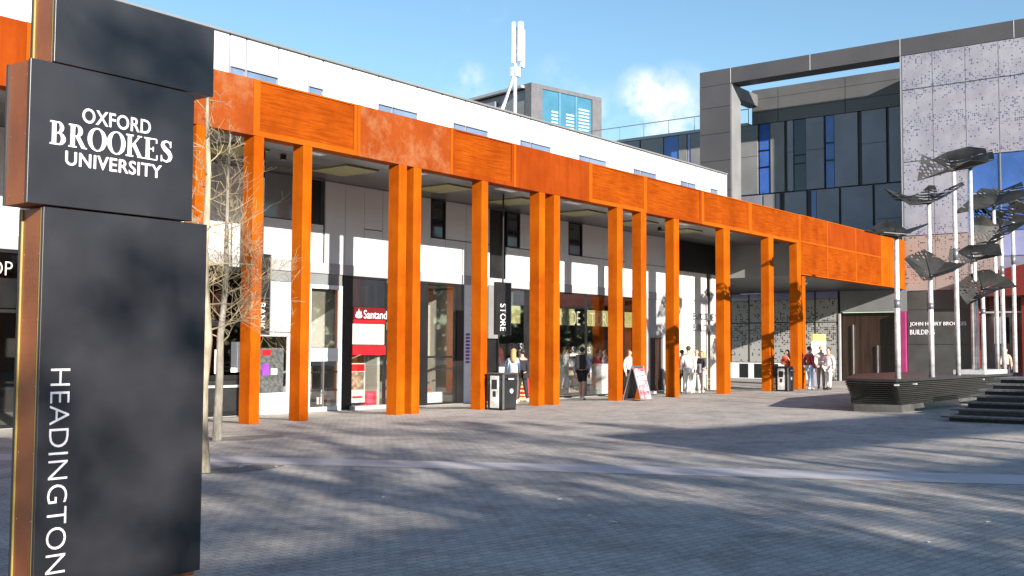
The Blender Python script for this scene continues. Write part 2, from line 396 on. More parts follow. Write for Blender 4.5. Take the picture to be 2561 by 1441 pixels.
# ---------------------------------------------------------------- totem sign
YS = 6.52
T = thing('totem_sign', 'tall black totem sign of three offset blocks with white university lettering in the foreground', 'sign', (4.2, 6.67, 0))
def block(x0, x1, z0, z1, trim, proud, name):
    y0 = YS-proud; d = 0.30
    MB().box(x0, x1, y0, y0+0.028, z0, z1).build(name+'_front_panel', sign_black, T, bevel=0.003)
    MB().box(x0, x1, y0+d-0.02, y0+d, z0, z1).build(name+'_back_panel', sign_black, T)
    MB().box(x0+0.012, x1-0.012, y0+0.0285, y0+d-0.0205, z0+0.002, z1-0.002).build(name+'_side_panel', sign_side, T)
    if trim:
        for (ya, yb) in ((y0+0.030, y0+0.040), (y0+d-0.034, y0+d-0.024)):
            MB().box(x0+0.002, x0+0.0118, ya, yb, z0+0.004, z1-0.004).build('edge_trim', brass, T)
    rv = MB(); zz = z0+0.06
    while zz < z1-0.03:
        for yy in (y0+0.062, y0+d-0.06): rv.ball((x0+0.0115, yy, zz), (0.003, 0.005, 0.005), 6, 4)
        zz += 0.42 if (z1-z0) > 1 else 0.19*2
    rv.build('rivet_row', steel, T)
block(3.595, 4.832, 0.03, 2.484, True, 0.0, 'lower')
block(3.475, 4.692, 2.496, 3.408, False, 0.012, 'middle')
block(3.635, 4.862, 3.420, 3.925, True, 0.0, 'upper')
MB().box(3.62, 4.80, YS+0.03, YS+0.27, 0, 0.03).build('base_plate', sign_side, T)
yl = YS-0.0122
text_mesh('OXFORD', (3.832, yl, 3.058), (1, 0, 0.0), (0, 0, 1), 0.508, 0.098, letter_w, 'lettering', T, ext=0.004, offset=0.012, spacing=1.05)
text_mesh('UNIVERSITY', (3.722, yl, 2.765), (1, 0, 0.0), (0, 0, 1), 0.712, 0.092, letter_w, 'lettering', T, ext=0.004, offset=0.012, spacing=1.05)
text_mesh('HEADINGTON', (3.672, YS-0.0002, 1.462), (0, 0, -1), (1, 0, 0), 1.285, 0.132, letter_w, 'lettering', T, ext=0.004, offset=-0.012, spacing=1.03)
def serif_word():
    mb = MB(); X0, Z0, H = 3.612, 2.885, 0.150
    cnt = [0]
    pen = [0.0]
    def put(ring):
        cnt[0] += 1
        mb.prism([(X0+(pen[0]+p[0])*H*SX, yl, Z0+p[1]*H) for p in ring], (0, -0.004-0.00025*(cnt[0] % 9), 0))
    def box(x0, x1, y0, y1): put([(x0, y0), (x1, y0), (x1, y1), (x0, y1)])
    def bar(x0, y0, x1, y1, w): put([(x0-w/2, y0), (x0+w/2, y0), (x1+w/2, y1), (x1-w/2, y1)])
    def ring(cx, cy, ro, ri, a0, a1, n=18):
        for k in range(n):
            t0 = rad(a0+(a1-a0)*k/n); t1 = rad(a0+(a1-a0)*(k+1)/n+0.5)
            put([(cx+ro[0]*math.cos(t0), cy+ro[1]*math.sin(t0)), (cx+ro[0]*math.cos(t1), cy+ro[1]*math.sin(t1)),
                 (cx+ri[0]*math.cos(t1), cy+ri[1]*math.sin(t1)), (cx+ri[0]*math.cos(t0), cy+ri[1]*math.sin(t0))])
    def stem(x, w=.185, y0=0, y1=1):
        box(x, x+w, y0, y1)
        if y0 == 0: box(x-.09, x+w+.09, 0, .065)
        if y1 == 1: box(x-.09, x+w+.09, .935, 1)
    def B_():
        stem(.10); box(.24, .40, .95, 1); box(.24, .42, .49, .54); box(.24, .42, 0, .05)
        ring(.38, .75, (.24, .25), (.07, .185), -90, 90); ring(.40, .27, (.31, .27), (.11, .205), -90, 90); return .80
    def R_():
        stem(.10); box(.24, .38, .95, 1); box(.24, .38, .47, .52)
        ring(.36, .735, (.29, .265), (.09, .20), -90, 90); bar(.72, 0, .42, .49, .20); box(.62, .86, 0, .05); return .84
    def O_():
        ring(.46, .5, (.45, .52), (.25, .462), 0, 360, 30); return .95
    def K_():
        stem(.10); bar(.30, .47, .68, .97, .085); box(.58, .80, .95, 1); bar(.72, .02, .38, .60, .20); box(.60, .90, 0, .05); return .88
    def E_():
        stem(.10); box(.24, .66, .95, 1); box(.24, .50, .48, .53); box(.24, .68, 0, .05)
        box(.62, .67, .78, .95); box(.45, .50, .40, .61); box(.65, .70, .05, .24); return .78
    def S_():
        pts = [(.58, .80), (.50, .93), (.34, .97), (.18, .90), (.15, .75), (.28, .60), (.46, .47), (.58, .30), (.52, .11), (.35, .03), (.17, .08), (.09, .22)]
        ws = [.05, .065, .08, .13, .19, .22, .23, .19, .13, .08, .065, .05]
        for k in range(len(pts)-1):
            a = Vector(pts[k]); b = Vector(pts[k+1]); d = (b-a).normalized(); n = Vector((-d.y, d.x))
            a2 = a-d*.015; b2 = b+d*.015
            put([tuple(a2+n*ws[k]/2), tuple(a2-n*ws[k]/2), tuple(b2-n*ws[k+1]/2), tuple(b2+n*ws[k+1]/2)])
        box(.55, .60, .70, .99); box(.07, .12, .01, .30); return .68
    SX = 1.0
    adv = .80+.84+.95+.95+.88+.78+.66+.06*6
    SX = 0.938/(adv*H)
    for fn in (B_, R_, O_, O_, K_, E_, S_):
        pen[0] += fn() - (.06 if fn is O_ else 0.0) + .04
    return mb.build('lettering', letter_w, T)
serif_word()

# ---------------------------------------------------------------- colonnade
YF, YB, ZB, ZT = 18.35, 18.70, 6.10, 7.31
CO = thing('colonnade', 'long rusty orange steel colonnade with a deep panelled beam on square columns', 'colonnade', (30, 18.5, 0))
cols = [(13.30, .27), (14.75, .27), (16.12, .26), (19.18, .28), (19.71, .28), (22.37, .27), (24.97, .28), (25.69, .30), (29.12, .33), (30.57, .34), (32.74, .36), (36.46, .50), (40.36, .44), (43.13, .40), (10.3, .27), (7.3, .27), (3.2, .27), (4.6, .27)]
for x, w in cols:
    top = ZB-0.002
    MB().box(x, x+w, YF+0.004, YB, 0, top).build('column', corten_col, CO, bevel=0.006)
MB().box(43.92, 44.24, YF+0.12, YB, 0, 4.80).build('column', corten_col, CO, bevel=0.006)
seams = [-12, -6, 0.0, 5.0, 9.75, 14.75, 17.8, 21.12, 23.8, 27.55, 30.89, 34.78, 38.69, 43.45]
kinds = ['mesh', 'red', 'mesh', 'red', 'red', 'worn', 'mesh', 'wornred', 'mesh', 'red', 'mesh', 'mesh', 'mesh', 'mesh']
mm = {'mesh': corten_mesh, 'red': corten_red, 'worn': corten_worn, 'wornred': corten_worn}
for i in range(len(seams)-1):
    k = kinds[i+1] if i+1 < len(kinds) else 'mesh'
    k = ['mesh', 'red', 'mesh', 'red', 'worn', 'mesh', 'wornred', 'mesh', 'red', 'mesh', 'mesh', 'mesh', 'mesh'][i]
    x0, x1 = seams[i]+.045, seams[i+1]-.045
    p = MB()
    if k == 'mesh':
        p.box(x0+.10, x1-.10, YF+0.03, YB, ZB+.12, ZT-.04)
        f = p.build('fascia_panel', corten_mesh, CO)
        MB().box(x0+.003, x1-.003, YF, YB, ZB, ZB+.118).box(x0+.003, x0+.098, YF, YB, ZB+.12, ZT-.001).box(x1-.098, x1-.003, YF, YB, ZB+.12, ZT-.001).box(x0+.1, x1-.1, YF, YB, ZT-.038, ZT-.001).build('panel_frame', corten_red if i % 3 == 1 else corten_trim, CO)
    else:
        p.box(x0, x1, YF+.004, YB, ZB, ZT).build('fascia_panel', mm[k], CO)
for x in seams[1:]:
    MB().box(x-.043, x+.043, YF-.012, YB, ZB+.001, ZT+.004).build('seam_strip', corten_trim, CO)
# lower right-hand bay: two rows of panels
XS2 = [43.49, 46.46, 49.92, 53.35, 54.6, 55.7, 56.85]; Z2 = [4.80, 6.20, 7.33]
for i in range(len(XS2)-1):
    for j in range(2):
        x0, x1 = XS2[i]+.045, XS2[i+1]-.045
        m_ = corten_mesh if (j == 0 or i == 0) else corten_red
        if i >= 3: m_ = corten_col
        MB().box(x0, x1, YF+.02, YB, Z2[j]+.04, Z2[j+1]-.04).build('fascia_panel', m_, CO)
for x in XS2[1:]: MB().box(x-.043, x+.043, YF, YB, 4.80, 7.33).build('seam_strip', corten_trim, CO)
gs = MB()
for i in range(len(XS2)-1):
    for z in (4.80, 6.165, 7.292): gs.box(XS2[i]+.044, XS2[i+1]-.044, YF+.003, YB, z, z+.038 if z != 6.165 else z+.07)
gs.build('rail_strip', corten_trim, CO)
# soffit and flat roof behind the beam
MB().box(-12, 44.2, YB+.003, 22.44, 6.24, 7.2).build('soffit', soffit_m, CO)
MB().box(-12, 43.4, YB+.003, YB+.12, 6.12, 6.237).build('beam_back_edge', black_m, CO)
MB().box(44.2, 56.8, YB+.003, 30.0, 4.80, 7.2).build('entrance_soffit', black_m, CO)
MB().box(44.17, 44.198, YB+.003, 27.0, 4.80, 6.238).build('step_wall', grey_m, CO)
for x in (1.5, 5.0, 8.5, 12.0, 15.4, 19.0, 22.9, 26.3, 29.9, 33.4, 36.8):
    MB().box(x, x+1.15, 20.0, 21.35, 6.20, 6.238).build('soffit_panel', olive, CO)
    MB().box(x+1.5, x+2.3, 19.3, 19.55, 6.215, 6.238).build('soffit_light', white_f, CO)
for x, y in ((17.2, 20.3), (21.9, 20.7), (25.5, 20.8), (28.6, 20.9), (32.5, 20.7), (36, 20.8)):
    MB().tube([(x, y, 6.12), (x, y, 6.239)], .075, 10).build('downlight', black_m, CO)
cc = thing('security_camera', 'small white dome security camera under the low rusty beam', 'camera', (46.2, 19.3, 4.6))
MB().ball((46.2, 19.3, 4.62), (.11, .11, .10)).build('dome', white_f, cc, smooth=True)
MB().tube([(46.2, 19.3, 4.68), (46.2, 19.3, 4.797)], .06).build('bracket', white_f, cc)

# ---------------------------------------------------------------- white university building
YW = 22.5
BW = thing('white_building', 'long white panelled building with shopfronts behind the rusty colonnade', 'building', (25, 24, 0))
def wx(px, py=900): return on_y(px, py, YW).x
def wz(px, py): return on_y(px, py, YW).z
# storey above the beam
seam_px = [576, 618, 698, 774, 810, 883, 949, 982, 1045, 1107, 1137, 1166, 1222, 1276, 1304, 1329, 1379, 1427, 1451, 1474, 1518, 1562, 1587, 1605, 1643, 1665, 1704, 1722, 1742, 1779, 1797]
sx_ = [-12, -9, -6.5, -5, -2.4, -.8, 1.6, 3.2, 5.6, 7.2, 8.6, 9.35, 10.1, 12.4, 14.2, 15.6] + [wx(p, 190+(p-576)*.21) for p in seam_px] + [44.95]
ztop = 9.66
wb = MB()
wins = []
for px0, px1 in ((580, 613), (620, 695), (776, 808), (950, 981), (984, 1044), (1138, 1165), (1168, 1221), (1305, 1328), (1331, 1378), (1452, 1473), (1475, 1517), (1588, 1603), (1606, 1642), (1705, 1721), (1723, 1741), (1780, 1796)):
    ypx = 190+(px0-576)*.235; wins.append((wx(px0, ypx)+.03, wx(px1, ypx)-.03))
wins += [(8.65, 10.05), (5.7, 7.1), (1.7, 3.1)]
zwt = 8.80
for i in range(len(sx_)-1):
    x0, x1 = sx_[i]+.03, sx_[i+1]-.03
    if x1-x0 < .05: continue
    has = any(abs((a+b)/2-(x0+x1)/2) < .25 or (a > x0-.1 and b < x1+.1) for a, b in wins)
    wb.box(x0, x1, YW+.04, YW+.06, zwt if has else 6.9, ztop-.05)
wb.build('upper_wall_panels', white_p, BW)
MB().box(-12, 45.0, YW+.062, YW+5.5, 6.25, ztop-.06).build('upper_storey_core', grey_d, BW)
for a, b in wins:
    w = MB().box(a, b, YW+.03, YW+.058, 7.3, zwt-.005).build('window', glass_steel, BW)
    MB().box(a-.03, b+.03, YW-.03, YW+.0, zwt-.03, zwt+.02).build('window_head', grey_l, w)
MB().box(-12, 45.05, YW-.05, YW+5.6, ztop-.045, ztop).build('roof_coping', grey_m, BW)
MB().box(44.96, 45.04, YW+.0, YW+5.5, 6.9, ztop-.05).build('end_wall', white_p, BW)
ux0, ux1 = on_y(920, 172, 24.3).x, on_y(1412, 300, 24.3).x
MB().box(ux0, ux1, 24.3, 27.5, ztop+.002, 10.25).build('roof_upstand', white_p, BW)
# first floor strip below the soffit
Zs = 3.95
pan = MB(); lo = MB()
segs = [(-12, 16.9, 'w'), (16.9, 18.35, 'w'), (18.35, 19.85, 'g'), (19.85, 20.55, 'd'), (20.6, 21.35, 'w'), (21.35, 22.1, 'w'), (22.1, 22.85, 's'), (22.85, 23.6, 'w'), (23.6, 24.95, 'w'), (24.95, 25.65, 'n'), (25.65, 26.65, 's'), (26.65, 27.85, 's'), (27.85, 28.75, 'd'), (28.75, 29.5, 'n'), (29.5, 31.0, 's'), (31.0, 32.4, 'w'), (32.4, 33.3, 'n'), (33.3, 34.7, 's'), (34.7, 36.3, 's'), (36.3, 37.6, 'w'), (37.6, 39.5, 's')]
for x0, x1, k in segs:
    a, b = x0+.008, x1-.008
    if k == 'w': pan.box(a, b, YW, YW+.05, Zs, 6.235)
    elif k == 'd': MB().box(a, b, YW+.12, YW+.16, 3.5, 6.235).build('dark_recess', black_m, BW); pan.box(a, b, YW+.02, YW+.05, Zs, 5.0) if x0 < 25 else None
    else:
        pan.box(a, b, YW, YW+.05, Zs, 5.02)
        if k == 'g': MB().box(a, b, YW+.02, YW+.05, 5.05, 6.235).build('window', glass_grey, BW)
        if k == 's': MB().box(a, b, YW+.005, YW+.05, 5.05, 6.235).build('upper_wall_panel', white_p, BW)
        if k == 'n':
            w = MB().box(a+.05, b-.05, YW+.04, YW+.07, 5.08, 6.17).build('window', glass_dark, BW)
            MB().box(a, a+.05, YW-.01, YW+.07, 5.04, 6.22).box(b-.05, b, YW-.01, YW+.07, 5.04, 6.22).box(a+.051, b-.051, YW-.008, YW+.07, 6.171, 6.22).box(a+.051, b-.051, YW-.008, YW+.07, 5.04, 5.079).build('window_frame', black_m, w)
pan.build('wall_panels', white_p, BW);
MB().box(-12, 39.5, YW+.17, YW+.3, 3.6, 6.236).build('first_floor_core', grey_m, BW)
MB().box(-12, 39.5, YW-.02, YW+.12, 3.66, 3.945).build('fascia_band', grey_l, BW)
MB().box(39.52, 39.62, YW-.25, YW+.1, -.13, 6.236).build('corner_post', grey_m, BW)
MB().box(39.63, 44.15, YW+.02, YW+.1, 4.95, 6.236).build('dark_upper_cladding', black_m, BW)
# Buckley bay
MB().box(39.63, 43.02, YW, YW+.09, 2.2, 4.945).build('render_wall', render_w, BW)
MB().box(39.63, 43.02, YW+.002, YW+.09, -.13, 2.196).build('lower_render_wall', pale_green, BW)
MB().box(43.50, 44.15, YW, YW+.09, -.13, 4.945).build('render_pier', render_w, BW)
MB().box(43.03, 43.49, YW+.2, YW+.25, 2.2, 4.945).build('slot_glazing', glass_dark, BW)
MB().box(43.03, 43.49, YW+.2, YW+.25, -.13, 2.196).build('slot_panel', olive_band, BW)
MB().box(43.2, 43.32, YW+.1, YW+.19, .8, 4.0).build('slot_mullion', grey_l, BW)
MB().box(39.63, 43.02, YW-.004, YW-.001, 3.72, 3.745).build('render_joint', grey_l, BW)
text_mesh('BUCKLEY', (41.69, YW-.004, 2.91), (1, 0, 0), (0, 0, 1), 2.3, 0.30, steel, 'lettering', BW, ext=.05, offset=-.005)
text_mesh('BUILDING', (41.69, YW-.004, 2.42), (1, 0, 0), (0, 0, 1), 2.05, 0.30, steel, 'lettering', BW, ext=.05, offset=-.005)

# ground floor rooms
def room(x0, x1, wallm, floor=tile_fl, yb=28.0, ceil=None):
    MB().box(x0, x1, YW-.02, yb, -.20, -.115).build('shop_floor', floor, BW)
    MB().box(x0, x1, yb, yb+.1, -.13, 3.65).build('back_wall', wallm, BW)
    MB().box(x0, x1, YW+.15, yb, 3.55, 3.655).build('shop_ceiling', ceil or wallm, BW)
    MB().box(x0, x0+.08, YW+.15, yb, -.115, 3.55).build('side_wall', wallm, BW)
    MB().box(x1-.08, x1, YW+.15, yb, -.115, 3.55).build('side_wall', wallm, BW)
def pane(x0, x1, z0, z1, m=None, y=YW+.03): return MB().box(x0, x1, y, y+.012, z0, z1).build('window_pane', m or glass_clear, BW)
def frame(x0, x1, z0, z1, m, w=.06, y=YW, mids=(), hz=()):
    f = MB()
    f.box(x0, x0+w, y, y+.09, z0, z1).box(x1-w, x1, y, y+.09, z0, z1)
    f.box(x0+w+.001, x1-w-.001, y+.001, y+.089, z1-w, z1).box(x0+w+.001, x1-w-.001, y+.001, y+.089, z0, z0+w)
    for x in mids: f.box(x-w/2, x+w/2, y+.002, y+.088, z0+w, z1-w)
    for z in hz: f.box(x0+w+.001, x1-w-.001, y+.003, y+.087, z-w/2, z+w/2)
    return f.build('window_frame', m, BW)
GF = 3.655
# coffee shop at far left
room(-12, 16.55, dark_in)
pane(-12, 16.4, -.1, GF)
frame(-12, 16.45, -.12, GF, black_m, .07, mids=(-4, 2, 7, 9.6, 11.05, 12.9, 14.6), hz=(2.35,))
MB().box(9.7, 12.8, YW+.10, YW+.14, 2.42, 3.05).build('shop_fascia', black_m, BW)
oq = on_y(4, 690, YW); oq2 = on_y(37, 660, YW)
text_mesh('COFFEE SHOP', (oq2.x-2.42, YW+.098, oq.z+.02), (1, 0, 0), (0, 0, 1), 2.42, .30, letter_w, 'lettering', BW, ext=.01, offset=-.01)
# dark bay next to the bank
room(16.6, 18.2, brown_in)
pane(16.75, 18.1, .95, 3.1)
frame(16.62, 18.18, -.12, GF, black_m, .12, hz=(.85, 2.2))
MB().box(16.75, 18.06, YW+.04, YW+.07, -.1, .78).build('door_panel', black_p, BW)
MB().box(17.0, 17.22, YW+.02, YW+.028, .95, 1.55).box(17.5, 17.95, YW+.02, YW+.028, .98, 1.75).build('window_notice', paper, BW)
MB().box(16.75, 18.06, YW-.02, YW-.001, .60, .66).build('push_bar', silver, BW)
# bank
room(18.25, 28.3, cream, ceil=grey_m)
# lobby with cash machine
x0, x1 = 18.3, 19.62
frame(x0, x1, -.12, 2.0, white_f, .09, mids=(19.40,))
st_ = MB()
for a, b in ((18.3, 18.62), (18.66, 18.84), (18.9, 19.05), (19.12, 19.62)): st_.box(a, b, YW+.02, YW+.06, 2.04, 3.35)  # gaps onto grey stand in for vertical shadow stripes on the wall
st_.build('lobby_shadow_stripe_panels', white_f, BW)
MB().box(18.3, 19.62, YW+.062, YW+.09, 2.02, 3.36).build('lobby_shade_backing', grey_l, BW)
pane(18.3, 19.62, 3.37, GF, glass_grey)
MB().box(18.42, 19.35, YW+.10, YW+.14, -.10, .42).build('lobby_plinth', white_f, BW)
# white framed bay
x0, x1 = 20.02, 21.30
frame(x0, x1, -.12, 3.35, white_f, .11, mids=(), hz=(1.55, 1.30))
pane(x0, x1, -.1, 3.3)
pane(x0-.2, x1, 3.36, GF, glass_grey)
MB().box(x0+.02, x1-.02, YW+.01, YW+.028, 1.36, 1.50).build('transom_panel', white_f, BW)
MB().box(19.63, 20.0, YW, YW+.09, -.12, GF).build('white_pier', white_f, BW)
MB().box(20.6, 20.64, YW+.002, YW+.03, -.05, 1.25).build('door_stile', steel, BW)
d_ = MB()
for z in (.42, .92):
    for k in range(14):
        x = 20.1+k*.085; MB().box(x, x+.035, YW+.026, YW+.0295, z, z+.05).build('glazing_dot', black_p, BW)
for k in range(13):
    x = 25.05+k*.1; MB().box(x, x+.05, YW+.026, YW+.0295, .95, 1.0).build('glazing_dot', black_p, BW)
MB().box(21.32, 21.60, YW-.02, YW+.1, -.12, GF).build('dark_post', black_m, BW)
# red bank front
x0, x1 = 21.62, 23.05
pane(x0, x1, 2.75, GF, glass_dark); pane(x0, x1, -.1, 1.4)
frame(x0, x1, -.12, GF, black_m, .06, hz=(2.78,))
bs = MB().box(x0+.08, x1-.08, YW-.03, YW-.001, 2.42, 2.78).build('bank_fascia', red_dk, BW)
MB().box(x0+.08, x1-.08, YW-.034, YW-.001, 2.32, 2.416).build('red_edge', red_m, BW)
text_mesh('Santander', (x0+.47, YW-.031, 2.46), (1, 0, 0), (0, 0, 1), 1.22, .24, letter_w, 'lettering', BW, ext=.006)
fl = MB(); c = Vector((x0+.27, YW-.031, 2.48))
def flame(pts): fl.prism([c+Vector((a*.3, 0, b*.3)) for a, b in pts], (0, -.006-.0003*len(fl.f) % .002, 0))
flame([(-.45, .2), (-.4, .05), (-.2, -.05), (.2, -.05), (.4, .05), (.45, .2), (.36, .34), (.3, .2), (.15, .1), (-.15, .1), (-.3, .2), (-.36, .34)])
flame([(-.2, .16), (0, .13), (.2, .16), (.2, .3), (.12, .48), (.05, .6), (.02, .85), (-.05, .6), (-.15, .45)])
flame([(-.34, .40), (-.24, .22), (-.22, .42), (-.20, .6)]); flame([(.28, .24), (.36, .42), (.26, .66), (.24, .45)])
fl.build('flame_logo', letter_w, BW)
MB().box(x0+.08, x1-.08, YW+.005, YW+.025, 1.72, 2.30).build('white_display_panel', cream, BW)
MB().box(x0+.02, x1-.06, YW-.03, YW-.001, 1.42, 1.69).build('red_band', red_m, BW)
MB().box(x0-.05, x1, YW-.25, YW-.03, -.13, -.02).build('door_step', grey_l, BW)
# second glazed bay
MB().box(24.42, 24.80, YW-.02, YW+.1, -.12, GF).build('dark_post', black_m, BW)
pane(23.1, 24.4, -.1, GF); pane(24.82, 26.15, -.1, GF)
frame(24.81, 26.2, -.12, GF, black_m, .06, hz=(1.35,))
MB().box(26.2, 26.55, YW-.02, YW+.1, -.12, GF).build('dark_post', black_m, BW)
MB().box(26.56, 27.3, YW, YW+.09, -.12, GF).build('white_pier', white_f, BW)
tx = MB()
for k in range(9):
    for q in range(2): tx.box(26.66+q*.25, 26.66+q*.25+.2, YW-.004, YW-.001, 1.15+k*.11, 1.15+k*.11+.07)
tx.build('pier_notice_lines', purple, BW)
MB().box(24.9, 25.9, YW+.3, YW+.9, -.1, .25).build('window_plinth', white_f, BW)
# diagonal-lit partitions inside the bank
MB().box(22.9, 23.0, 22.7, 27.9, -.1, 3.5).build('partition', cream, BW)
MB().box(26.6, 26.7, 22.7, 27.9, -.1, 3.5).build('partition', cream, BW)
MB().box(21.25, 21.31, 22.7, 25.5, -.1, 3.4).build('partition', cream, BW)
MB().box(20.14, 21.18, YW+.22, YW+.26, 1.62, 3.22).build('added_bright_board', cream, BW)  # pale board added behind the glass to brighten this bay
MB().prism([(20.14, YW+.215, 2.2), (21.18, YW+.215, 2.75), (21.18, YW+.215, 3.22), (20.14, YW+.215, 3.22)], (0, .004, 0)).build('board_painted_shade', mat('shade_taupe', (.26, .235, .19), rough=.6), BW)  # darker field with slanted edge paints a diagonal shadow on the board
MB().box(24.9, 26.08, YW+1.0, YW+1.05, 1.35, 3.0).build('added_bright_board', cream, BW)  # second pale board, added to brighten the glazed bay
# store
MB().box(27.3, 28.3, YW+.06, YW+.1, -.12, GF).build('dark_panel', black_m, BW)
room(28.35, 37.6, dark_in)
MB().box(29.9, 30.45, YW+.02, YW+.1, -.12, GF).build('dark_post', black_m, BW)
pane(28.4, 29.9, -.1, GF); pane(30.46, 35.6, -.1, GF)
frame(28.32, 29.9, -.12, GF, black_m, .05)
frame(30.46, 35.7, -.12, GF, black_m, .05, mids=(33.6,))
for a, b in ((28.5, 29.72), (30.7, 33.0), (33.72, 35.3), (36.2, 37.5)): MB().box(a, b, YW+.14, YW+.18, 2.48, 3.08).build('olive_fascia', olive_band, BW)
def ltr(s, pxa, pya, pxb, pyb):
    a = on_y(pxa, pya, YW+.1); b = on_y(pxb, pyb, YW+.1)
    return text_mesh(s, (a.x, YW+.125, a.z), (1, 0, 0), (0, 0, 1), b.x-a.x, b.z-a.z, letter_l, 'lettering', BW, ext=.012)
ltr('NADE', 1402, 812, 1452, 779); ltr('COLON', 1326, 806, 1398, 770); ltr('S', 1461, 812, 1471, 782); ltr('TOR', 1477, 814, 1519, 784); ltr('E', 1524, 815, 1534, 787)
MB().box(35.7, 36.2, YW-.02, YW+.1, -.12, GF).build('dark_post', black_m, BW)
pane(36.2, 37.5, -.1, GF, glass_clear, YW+.05)
fr_ = MB().box(28.95, 29.75, 23.6, 23.65, 1.6, 2.1).build('fresh_sign_board', brown_in, BW)
q0 = on_y(1276, 878, 23.58); q1 = on_y(1312, 858, 23.58)
text_mesh('FRESH', (q0.x, 23.595, q0.z), (1, 0, 0), (0, 0, 1), (q1.x-q0.x)*1.15, .28, letter_w, 'lettering', BW, ext=.01)
q0 = on_y(1431, 884, 24.0); q1 = on_y(1463, 866, 24.0)
text_mesh('SNACKS', (q0.x, 24.0, q0.z), (1, 0, 0), (0, 0, 1), (q1.x-q0.x)*1.45, .26, letter_w, 'lettering', BW, ext=.01)
# grey wall and dark door at the corner
MB().box(37.65, 38.18, YW, YW+.1, -.13, 3.655).box(39.2, 39.5, YW, YW+.1, -.13, 3.655).box(38.181, 39.199, YW, YW+.1, 2.15, 3.655).build('grey_end_wall', grey_l, BW)
dd = MB().box(38.22, 39.16, YW+.05, YW+.09, -.1, 2.1).build('door', dark_wood, BW)
MB().box(38.2, 39.18, YW-.02, YW+.03, 2.1, 2.148).box(38.62, 38.66, YW+.02, YW+.05, .2, 2.0).build('door_handle', steel, dd)
MB().box(37.6, 39.5, YW-.5, YW-.03, -.13, -.03).build('door_step', grey_l, BW)

# blade signs
def blade(px0, py0, px1, py1, word, label, tx0, ty0, ty1, depth):
    a = on_y(px0, py0, 20.0); b = on_y(px1, py1, 20.0); x0_, x1_ = a.x, b.x
    t = thing('blade_sign', label, 'sign', ((x0_+x1_)/2, 20.1, b.z), 'vertical signs hanging under the colonnade')
    MB().box(x0_, x1_, 20.0, 20.0+depth, b.z, a.z).build('sign_box', black_m, t, bevel=.006)
    MB().box(x1_-.03, x1_+.004, 19.995, 20.0+depth+.005, b.z-.004, a.z+.004).build('edge_strip', grey_m, t)
    MB().tube([((x0_+x1_)/2, 20.05, a.z), ((x0_+x1_)/2, 20.05, 6.235)], .025).build('hanger', black_m, t)
    p0 = on_y(tx0, ty0, 19.99); p1 = on_y(tx0, ty1, 19.99)
    text_mesh(word, (x0_+.20*(x1_-x0_)+.02, 19.998, p0.z), (0, 0, -1), (1, 0, 0), p0.z-p1.z, .40*(x1_-x0_), letter_w, 'lettering', t, ext=.006)
    return t
blade(1243, 705, 1278, 838, 'STORE', 'dark vertical hanging sign reading STORE beside the shop entrance', 1260, 760, 828, .12)
blade(640, 633, 676, 838, 'BANK', 'dark vertical hanging sign reading BANK half behind a rusty column', 655, 757, 824, .12)
MB().box(27.75, 28.25, YW-.05, YW+.05, 1.95, 3.7).build('grey_fin_panel', grey_m, BW)

# ---------------------------------------------------------------- things in and by the shops
t = thing('cash_machine', 'black cash machine with red top sign and purple screens in the bank lobby', 'cash machine', (18.9, 22.7, -.11))
MB().box(18.47, 19.28, YW+.10, YW+.5, .42, 1.60).build('body', mat('machine_body', (.045, .05, .05), rough=.4, c2=(.12, .125, .12), scale=9), t, bevel=.01)
MB().box(18.55, 18.83, YW+.085, YW+.099, 1.40, 1.56).build('top_sign', red_m, t)
MB().box(18.56, 18.78, YW+.085, YW+.099, .88, 1.18).build('screen', purple, t)
MB().box(18.85, 19.05, YW+.085, YW+.099, .90, 1.06).build('slot_plate', paper, t)
kb = MB()
for k in range(5): kb.box(18.55+k*.14, 18.62+k*.14, YW+.08, YW+.099, .66, .74).box(18.60+k*.14, 18.66+k*.14, YW+.08, YW+.099, 1.22, 1.30)
kb.build('button_row', steel, t)
t = thing('poster', 'poster with red heading and people picture in the bank window', 'poster', (22.1, 22.7, 0))
MB().box(21.75, 22.35, 22.64, 22.66, .05, 1.18).build('sheet', paper, t)
MB().box(21.78, 22.32, 22.632, 22.639, .95, 1.15).box(21.85, 22.25, 22.632, 22.639, .18, .24).build('red_heading', red_m, t)
MB().box(21.80, 22.30, 22.632, 22.639, .42, .93).build('photo_print', mat('photo_brown', (.12, .07, .04), c2=(.62, .5, .38), scale=9, rough=.4), t)
t = thing('display_box', 'bright red display box on the floor beside the bank poster', 'box', (22.6, 22.8, 0))
MB().box(22.4, 22.88, 22.7, 23.0, -.1, .36).build('box_body', red_m, t, bevel=.01)
MB().box(22.5, 22.72, 22.69, 22.699, 0, .3).build('box_front', mat('pink_red_panel', (.7, .06, .16), rough=.4), t)
t = thing('leaflet_stand', 'leaflet stand with pink and white cards inside the white framed bank window', 'stand', (20.9, 22.9, -.1))
for k, (xx, zz, mm_) in enumerate(((20.62, .05, paper), (20.82, .10, red_m), (20.98, .0, paper), (20.8, .25, paper))):
    MB().box(xx, xx+.18, 22.75+.01*k, 22.77+.01*k, zz, zz+.2).build('leaflet', mm_, t)
MB().box(20.55, 21.2, 22.72, 22.95, -.02, .0).box(20.6, 20.63, 22.75, 22.78, -.115, -.021).box(21.1, 21.13, 22.75, 22.78, -.115, -.021).build('stand_frame', black_m, t)
MB().box(20.04, 20.3, 22.62, 22.64, .35, 1.1).build('side_poster', mat('pink_print', (.7, .5, .5), c2=(.25, .08, .07), scale=9), t)
t = thing('poster', 'red and brown poster standing in the glazed bank bay with black items', 'poster', (24.95, 23.2, 0))
MB().box(24.85, 25.15, 23.2, 23.22, .55, 1.15).build('sheet', mat('photo_dark', (.06, .03, .03), c2=(.4, .25, .18), scale=8), t)
